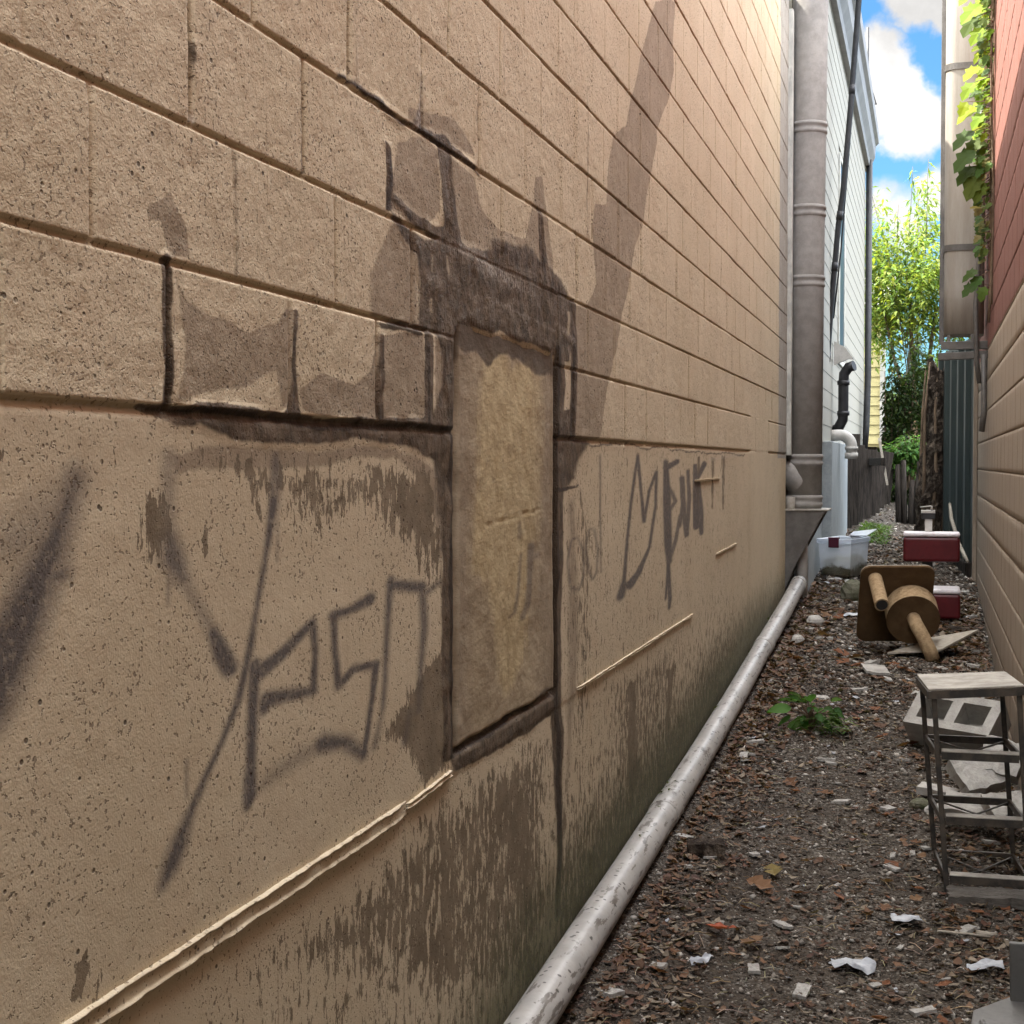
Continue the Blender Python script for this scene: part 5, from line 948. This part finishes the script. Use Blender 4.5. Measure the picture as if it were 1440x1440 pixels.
# weed with broad leaves
wd=thing('broadleaf_weed','small green weed with broad leaves growing in the gravel beside the pipe','weed',(-.53,7.42,G(-.53,7.42))); mb=MB(); sm=MB(); bz=G(-.53,7.42)
WL=[(-.9,.35,.12,.07,(.075,.17,.035)),(-.3,-.25,.14,.08,(.065,.16,.03)),(.05,.75,.10,.05,(.055,.13,.04))]+[(rnd.uniform(-.9,1.2),rnd.uniform(-.5,.8),rnd.uniform(.045,.085),rnd.uniform(.022,.04),shade_of((.06,.125,.035))) for _ in range(26)]
for (dx_,dz,L,Wd,c) in WL:
    p=Vector((-.53+.10*dx_,7.42+rnd.uniform(-.08,.05),bz+.09+.08*dz)); sm.tube([(-.53,7.42,bz-.01),(-.53+.04*dx_,7.42,bz+.09),p],[.004,.003,.002],5)
    d=Vector((dx_,-.5,dz-.35)).normalized(); s=d.cross(Vector((0,-.6,.8))).normalized(); n=s.cross(d); O=[(0,0),(.12,.34),(.32,.5),(.55,.46),(.8,.25),(1,0)]
    cen=[p+d*L*f-n*.2*L*f*f for f,_ in O]; Aa=[c_+s*Wd*w_+n*.01 for c_,(f,w_) in zip(cen,O)]; Bb=[c_-s*Wd*w_+n*.01 for c_,(f,w_) in zip(cen,O)]; k=len(O)
    mb.addv(cen+Aa+Bb,[(i,i+1,k+i+1,k+i) for i in range(k-1)]+[(i+1,i,2*k+i,2*k+i+1) for i in range(k-1)],c,True)
for i in range(150): az=rnd.uniform(-.4,3.5); leaf(mb,(-.47+rnd.uniform(-.08,.10),7.40+rnd.uniform(-.05,.05),bz+rnd.uniform(0,.07)),(math.cos(az),math.sin(az)-.6,rnd.uniform(.1,.9)),(0,0,1),rnd.uniform(.04,.09),.013,shade_of((.09,.15,.04)),.5)
obj('leaves',mb,M['green'],wd); obj('stem',sm,M['vine_stem'],wd)
# grass tuft by the far base, small plants along the wall
mb=MB()
for i in range(900):
    x=-.66+.28*rnd.random()**1.3; y=15.0+rnd.random()*1.6; az=rnd.uniform(0,6.28); leaf(mb,(x,y,G(x,y)),(math.cos(az)*.6,math.sin(az)*.6,rnd.uniform(.1,1)),(0,0,1),rnd.uniform(.04,.11),.018,shade_of((.07,.12,.035)),.5)
for i in range(420):
    y=3.9+7*rnd.random(); x=-.975+.05*rnd.random(); az=rnd.uniform(-1.4,1.4); leaf(mb,(x,y,G(-.95,y)+.02+.07*rnd.random()),(math.cos(az)*.6,math.sin(az)*.6,rnd.uniform(.1,1)),(0,0,1),rnd.uniform(.015,.045),.010,shade_of((.07,.085,.035)),.5)
tag(obj('ground_weeds',mb,M['green']),'thin green weeds and moss along the wall foot and the far ground','weeds',kind='stuff')
# gravel: pebbles and chips as one stuff sheet
def scatter(n,ymin,ymax,power=1.5):
    y=ymin+(ymax-ymin)*rng.random(n)**power; x=-.98+1.36*rng.random(n); return x,y,gz(x,y)
def pebbles(n,smin,smax,ymin,ymax,cols,flat=(.35,.8),power=1.4,lift=.25):
    ico=np.array([(0,0,1),(.9,0,.1),(.28,.86,-.05),(-.73,.53,.1),(-.73,-.53,-.05),(.28,-.86,.1),(0,0,-1)]); F=np.array([(0,1,2),(0,2,3),(0,3,4),(0,4,5),(0,5,1),(6,2,1),(6,3,2),(6,4,3),(6,5,4),(6,1,5)])
    x,y,z=scatter(n,ymin,ymax,power); s=smin*(smax/smin)**(rng.random(n)**1.8); s=s*np.clip(y/7,.8,1.6); az=rng.random(n)*6.283; fl=rng.uniform(*flat,n); el=rng.uniform(.5,1.,n)
    V=np.repeat(ico[None],n,0)*(1+rng.uniform(-.3,.3,(n,7,1))); V[...,1]*=el[:,None]; V[...,2]*=fl[:,None]; tx=rng.uniform(-.4,.4,n)
    V[...,2]+=V[...,0]*tx[:,None]; ca,sa=np.cos(az)[:,None],np.sin(az)[:,None]; X=V[...,0]*ca-V[...,1]*sa; Yv=V[...,0]*sa+V[...,1]*ca
    P=np.stack([x[:,None]+X*s[:,None],y[:,None]+Yv*s[:,None],z[:,None]+(V[...,2]+lift)*s[:,None]],2).reshape(-1,3)
    Fa=(F[None]+(np.arange(n)*7)[:,None,None]).reshape(-1,3); c=np.array(cols)[rng.integers(0,len(cols),n)]*rng.uniform(.65,1.6,(n,1)); return P,Fa,np.repeat(c,7,0)
def soup(name,parts,mat):
    P=[];F=[];Cc=[];b=0
    for p,f,c in parts: P.append(p);F.append(f+b);Cc.append(c);b+=len(p)
    P=np.concatenate(P);F=np.concatenate(F).astype(np.int32);Cc=np.concatenate(Cc); k=F.shape[1]
    me=bpy.data.meshes.new(name); me.vertices.add(len(P)); me.vertices.foreach_set('co',P.astype(np.float32).ravel()); me.loops.add(F.size); me.loops.foreach_set('vertex_index',F.ravel()); me.polygons.add(len(F)); me.polygons.foreach_set('loop_start',np.arange(0,F.size,k,dtype=np.int32)); me.update(calc_edges=True)
    a=me.color_attributes.new('tint','FLOAT_COLOR','POINT'); a.data.foreach_set('color',np.concatenate([Cc,np.ones((len(Cc),1))],1).astype(np.float32).ravel()); me.materials.append(mat); o=bpy.data.objects.new(name,me); C.objects.link(o); return o
greys=[(.14,.125,.108),(.19,.172,.15),(.095,.082,.07),(.068,.054,.043),(.10,.074,.054),(.045,.034,.026),(.21,.19,.165),(.32,.30,.27),(.035,.028,.022),(.075,.05,.035)]
g=soup('gravel',[pebbles(30000,.0035,.011,2.6,9.5,greys),pebbles(12000,.008,.021,2.8,16,greys,(.2,.7),power=1.2),pebbles(4200,.007,.020,8.,19,greys,(.25,.6),1.)],M['stone']); tag(g,'loose grey brown gravel and small stones covering the alley floor','gravel',kind='stuff')
# leaf litter
def litter(n,smin,smax,ymin,ymax,cols,power=1.3,clump=True):
    x,y,z=scatter(n,ymin,ymax,power); s=rng.uniform(smin,smax,n)*np.clip(y/7,.85,1.5)
    if clump: keep=fbm(x*3,y*3,3,120)>.40; x,y,z,s=x[keep],y[keep],z[keep],s[keep]; n=len(x)
    base=np.array([(-1,0,.35),(-.35,-.5,.0),(.4,-.42,.1),(1,0,.5),(.35,.5,.05),(-.4,.45,.15),(0,0,-.1)]); F=np.array([(0,1,6),(1,2,6),(2,3,6),(3,4,6),(4,5,6),(5,0,6)])
    V=np.repeat(base[None],n,0)+rng.uniform(-.22,.22,(n,7,3)); V[...,2]*=rng.uniform(.4,1.3,(n,1)); az=rng.random(n)*6.283; ca,sa=np.cos(az)[:,None],np.sin(az)[:,None]; tx=rng.uniform(-.35,.35,n)[:,None]; V[...,2]+=V[...,0]*tx
    X=V[...,0]*ca-V[...,1]*sa; Yv=V[...,0]*sa+V[...,1]*ca
    P=np.stack([x[:,None]+X*s[:,None],y[:,None]+Yv*s[:,None],z[:,None]+.006+(V[...,2]+.25)*s[:,None]*.8],2).reshape(-1,3); c=np.array(cols)[rng.integers(0,len(cols),n)]*rng.uniform(.6,1.3,(n,1)); return P,(F[None]+(np.arange(n)*7)[:,None,None]).reshape(-1,3),np.repeat(c,7,0)
browns=[(.10,.052,.029),(.125,.066,.036),(.062,.038,.025),(.14,.082,.048),(.085,.04,.026),(.13,.10,.07),(.19,.155,.115)]
drift=litter(5200,.010,.028,2.9,12,browns,1.2,False); dp_=drift[0].reshape(-1,7,3); cx=dp_.mean(1); nx=np.where(rng.random(len(cx))<.6,-.84+.22*rng.random(len(cx))**2.2,.34-.30*rng.random(len(cx))**2.); dp_[:,:,2]+=(gz(nx,cx[:,1])-gz(cx[:,0],cx[:,1]))[:,None]; dp_[:,:,0]+=(nx-cx[:,0])[:,None]
o=soup('leaf_litter',[litter(6500,.007,.026,2.8,16,browns),(dp_.reshape(-1,3),drift[1],drift[2])],M['leaf']); tag(o,'dry brown leaf litter strewn over the gravel','leaf litter',kind='stuff')
mb=MB()
for i in range(1500):
    y=2.9+9*rnd.random()**1.3; x=-.85+1.2*rnd.random(); az=rnd.uniform(0,6.28); L=rnd.uniform(.02,.075); z=G(x,y)+.012; p=Vector((x,y,z)); d=Vector((math.cos(az),math.sin(az),rnd.uniform(-.05,.2))); mb.tube([p,p+d*L*.5+Vector((0,0,.006)),p+d*L],[.0016,.0014,.0009],4,False,shade_of(rnd.choice([(.22,.17,.12),(.12,.08,.05),(.30,.26,.2)])))
tag(obj('twigs',mb,M['leaf']),'thin dry twigs and stalks scattered over the gravel','twigs',kind='stuff')
# larger countable pieces: stone chips, curled leaves
def chip_mesh(seed): return MB().addv(*rough_slab((0,0,0),(1,.55,.16),(0,0,0),seed,5,4,.5))
protos=[obj('stone_chip',chip_mesh(130+i),M['concrete']) for i in range(4)]
used=set()
def copies(protos,n,smin,smax,ymin,ymax,label,cat,group,power=1.3,tilt=.2,lift=.2,keep=None):
    k=0
    while k<n:
        y=ymin+(ymax-ymin)*rnd.random()**power; x=-.84+1.16*rnd.random()
        if keep and not keep(x,y): continue
        i=k%len(protos); o=protos[i] if i not in used_local and not used_local.add(i) else protos[i].copy()
        if o.name not in C.objects: C.objects.link(o)
        s=rnd.uniform(smin,smax)*min(1.35,max(.85,y/7)); o.location=(x,y,G(x,y)+lift*s*.3+.006); o.scale=(s,s*rnd.uniform(.7,1.2),s); o.rotation_euler=(rnd.uniform(-tilt,tilt),rnd.uniform(-tilt,tilt),rnd.uniform(0,6.28)); tag(o,label,cat,group); k+=1
used_local=set(); copies(protos,150,.025,.085,3.1,13,'flat grey stone chip lying loose on the alley gravel','stone chip','grey stone chips on the gravel')
def curl_leaf(seed,col):
    r=random.Random(seed); mb=MB(); O=[(-.5,0),(-.3,.22),(-.12,.42),(.02,.25),(.2,.40),(.32,.16),(.55,0)]; ring=[(a,b*r.uniform(.8,1.2)) for a,b in O]+[(a,-b*r.uniform(.8,1.2)) for a,b in O[-2:0:-1]]; f=lambda a,b:.22*abs(b)+.28*a*a+r.uniform(-.05,.07)
    vs=[(a,b,f(a,b)) for a,b in ring]+[(-.2,0,.0),(.15,0,-.02)]; n=len(ring); fs=[(i,(i+1)%n,n if ring[i][0]<0 else n+1) for i in range(n)]; fs+=[(3,n+1,n),(n-3,n,n+1)]
    mb.addv(vs,fs,col); return mb
used_local=set(); lp=[obj('fallen_leaf',curl_leaf(140+i,c),M['leaf']) for i,c in enumerate([(.17,.07,.033),(.145,.075,.04),(.10,.055,.034),(.19,.11,.06)])]
copies(lp,260,.025,.085,3.1,12,'dry curled brown leaf fallen on the alley gravel','fallen leaf','dry leaves fallen on the gravel',1.2,.35,.3,lambda x,y: float(fbm(np.array(x*2.5),np.array(y*2.5),3,150))>.40)
pp=[]
for i in range(3):
    r=random.Random(170+i); mb=MB(); vs=[(math.cos(a)*r.uniform(.3,.6),math.sin(a)*r.uniform(.2,.4),r.uniform(0,.12)) for a in np.linspace(0,5.6,8)]+[(0,0,.06)]; mb.addv(vs,[(k,(k+1)%8,8) for k in range(8)]); pp.append(obj('pale_scrap',mb,M['scrap']))
used_local=set(); copies(pp,70,.018,.05,3.3,12.5,'small pale torn scrap lying among the gravel and leaves','litter','small pale scraps on the gravel',1.1,.25,.35)
for (x,y,s,col,lab,sd) in ((-.60,4.68,.10,(.30,.075,.035),'curled rust red leaf lying near the drain pipe in front',160),(-.50,4.63,.085,(.17,.10,.055),'crumpled brown leaf touching the curled rust red leaf',161),(-.50,5.27,.085,(.18,.135,.045),'yellowish dead leaf on the gravel right of the blackened brick',162),(-.53,5.10,.10,(.17,.09,.045),'long orange brown leaf just below the yellowish dead leaf',163)):
    o=obj('fallen_leaf',curl_leaf(sd,col),M['leaf']); o.location=(x,y,G(x,y)+.022); o.scale=(s,s,s); o.rotation_euler=(.2,.15,sd); tag(o,lab,'fallen leaf')
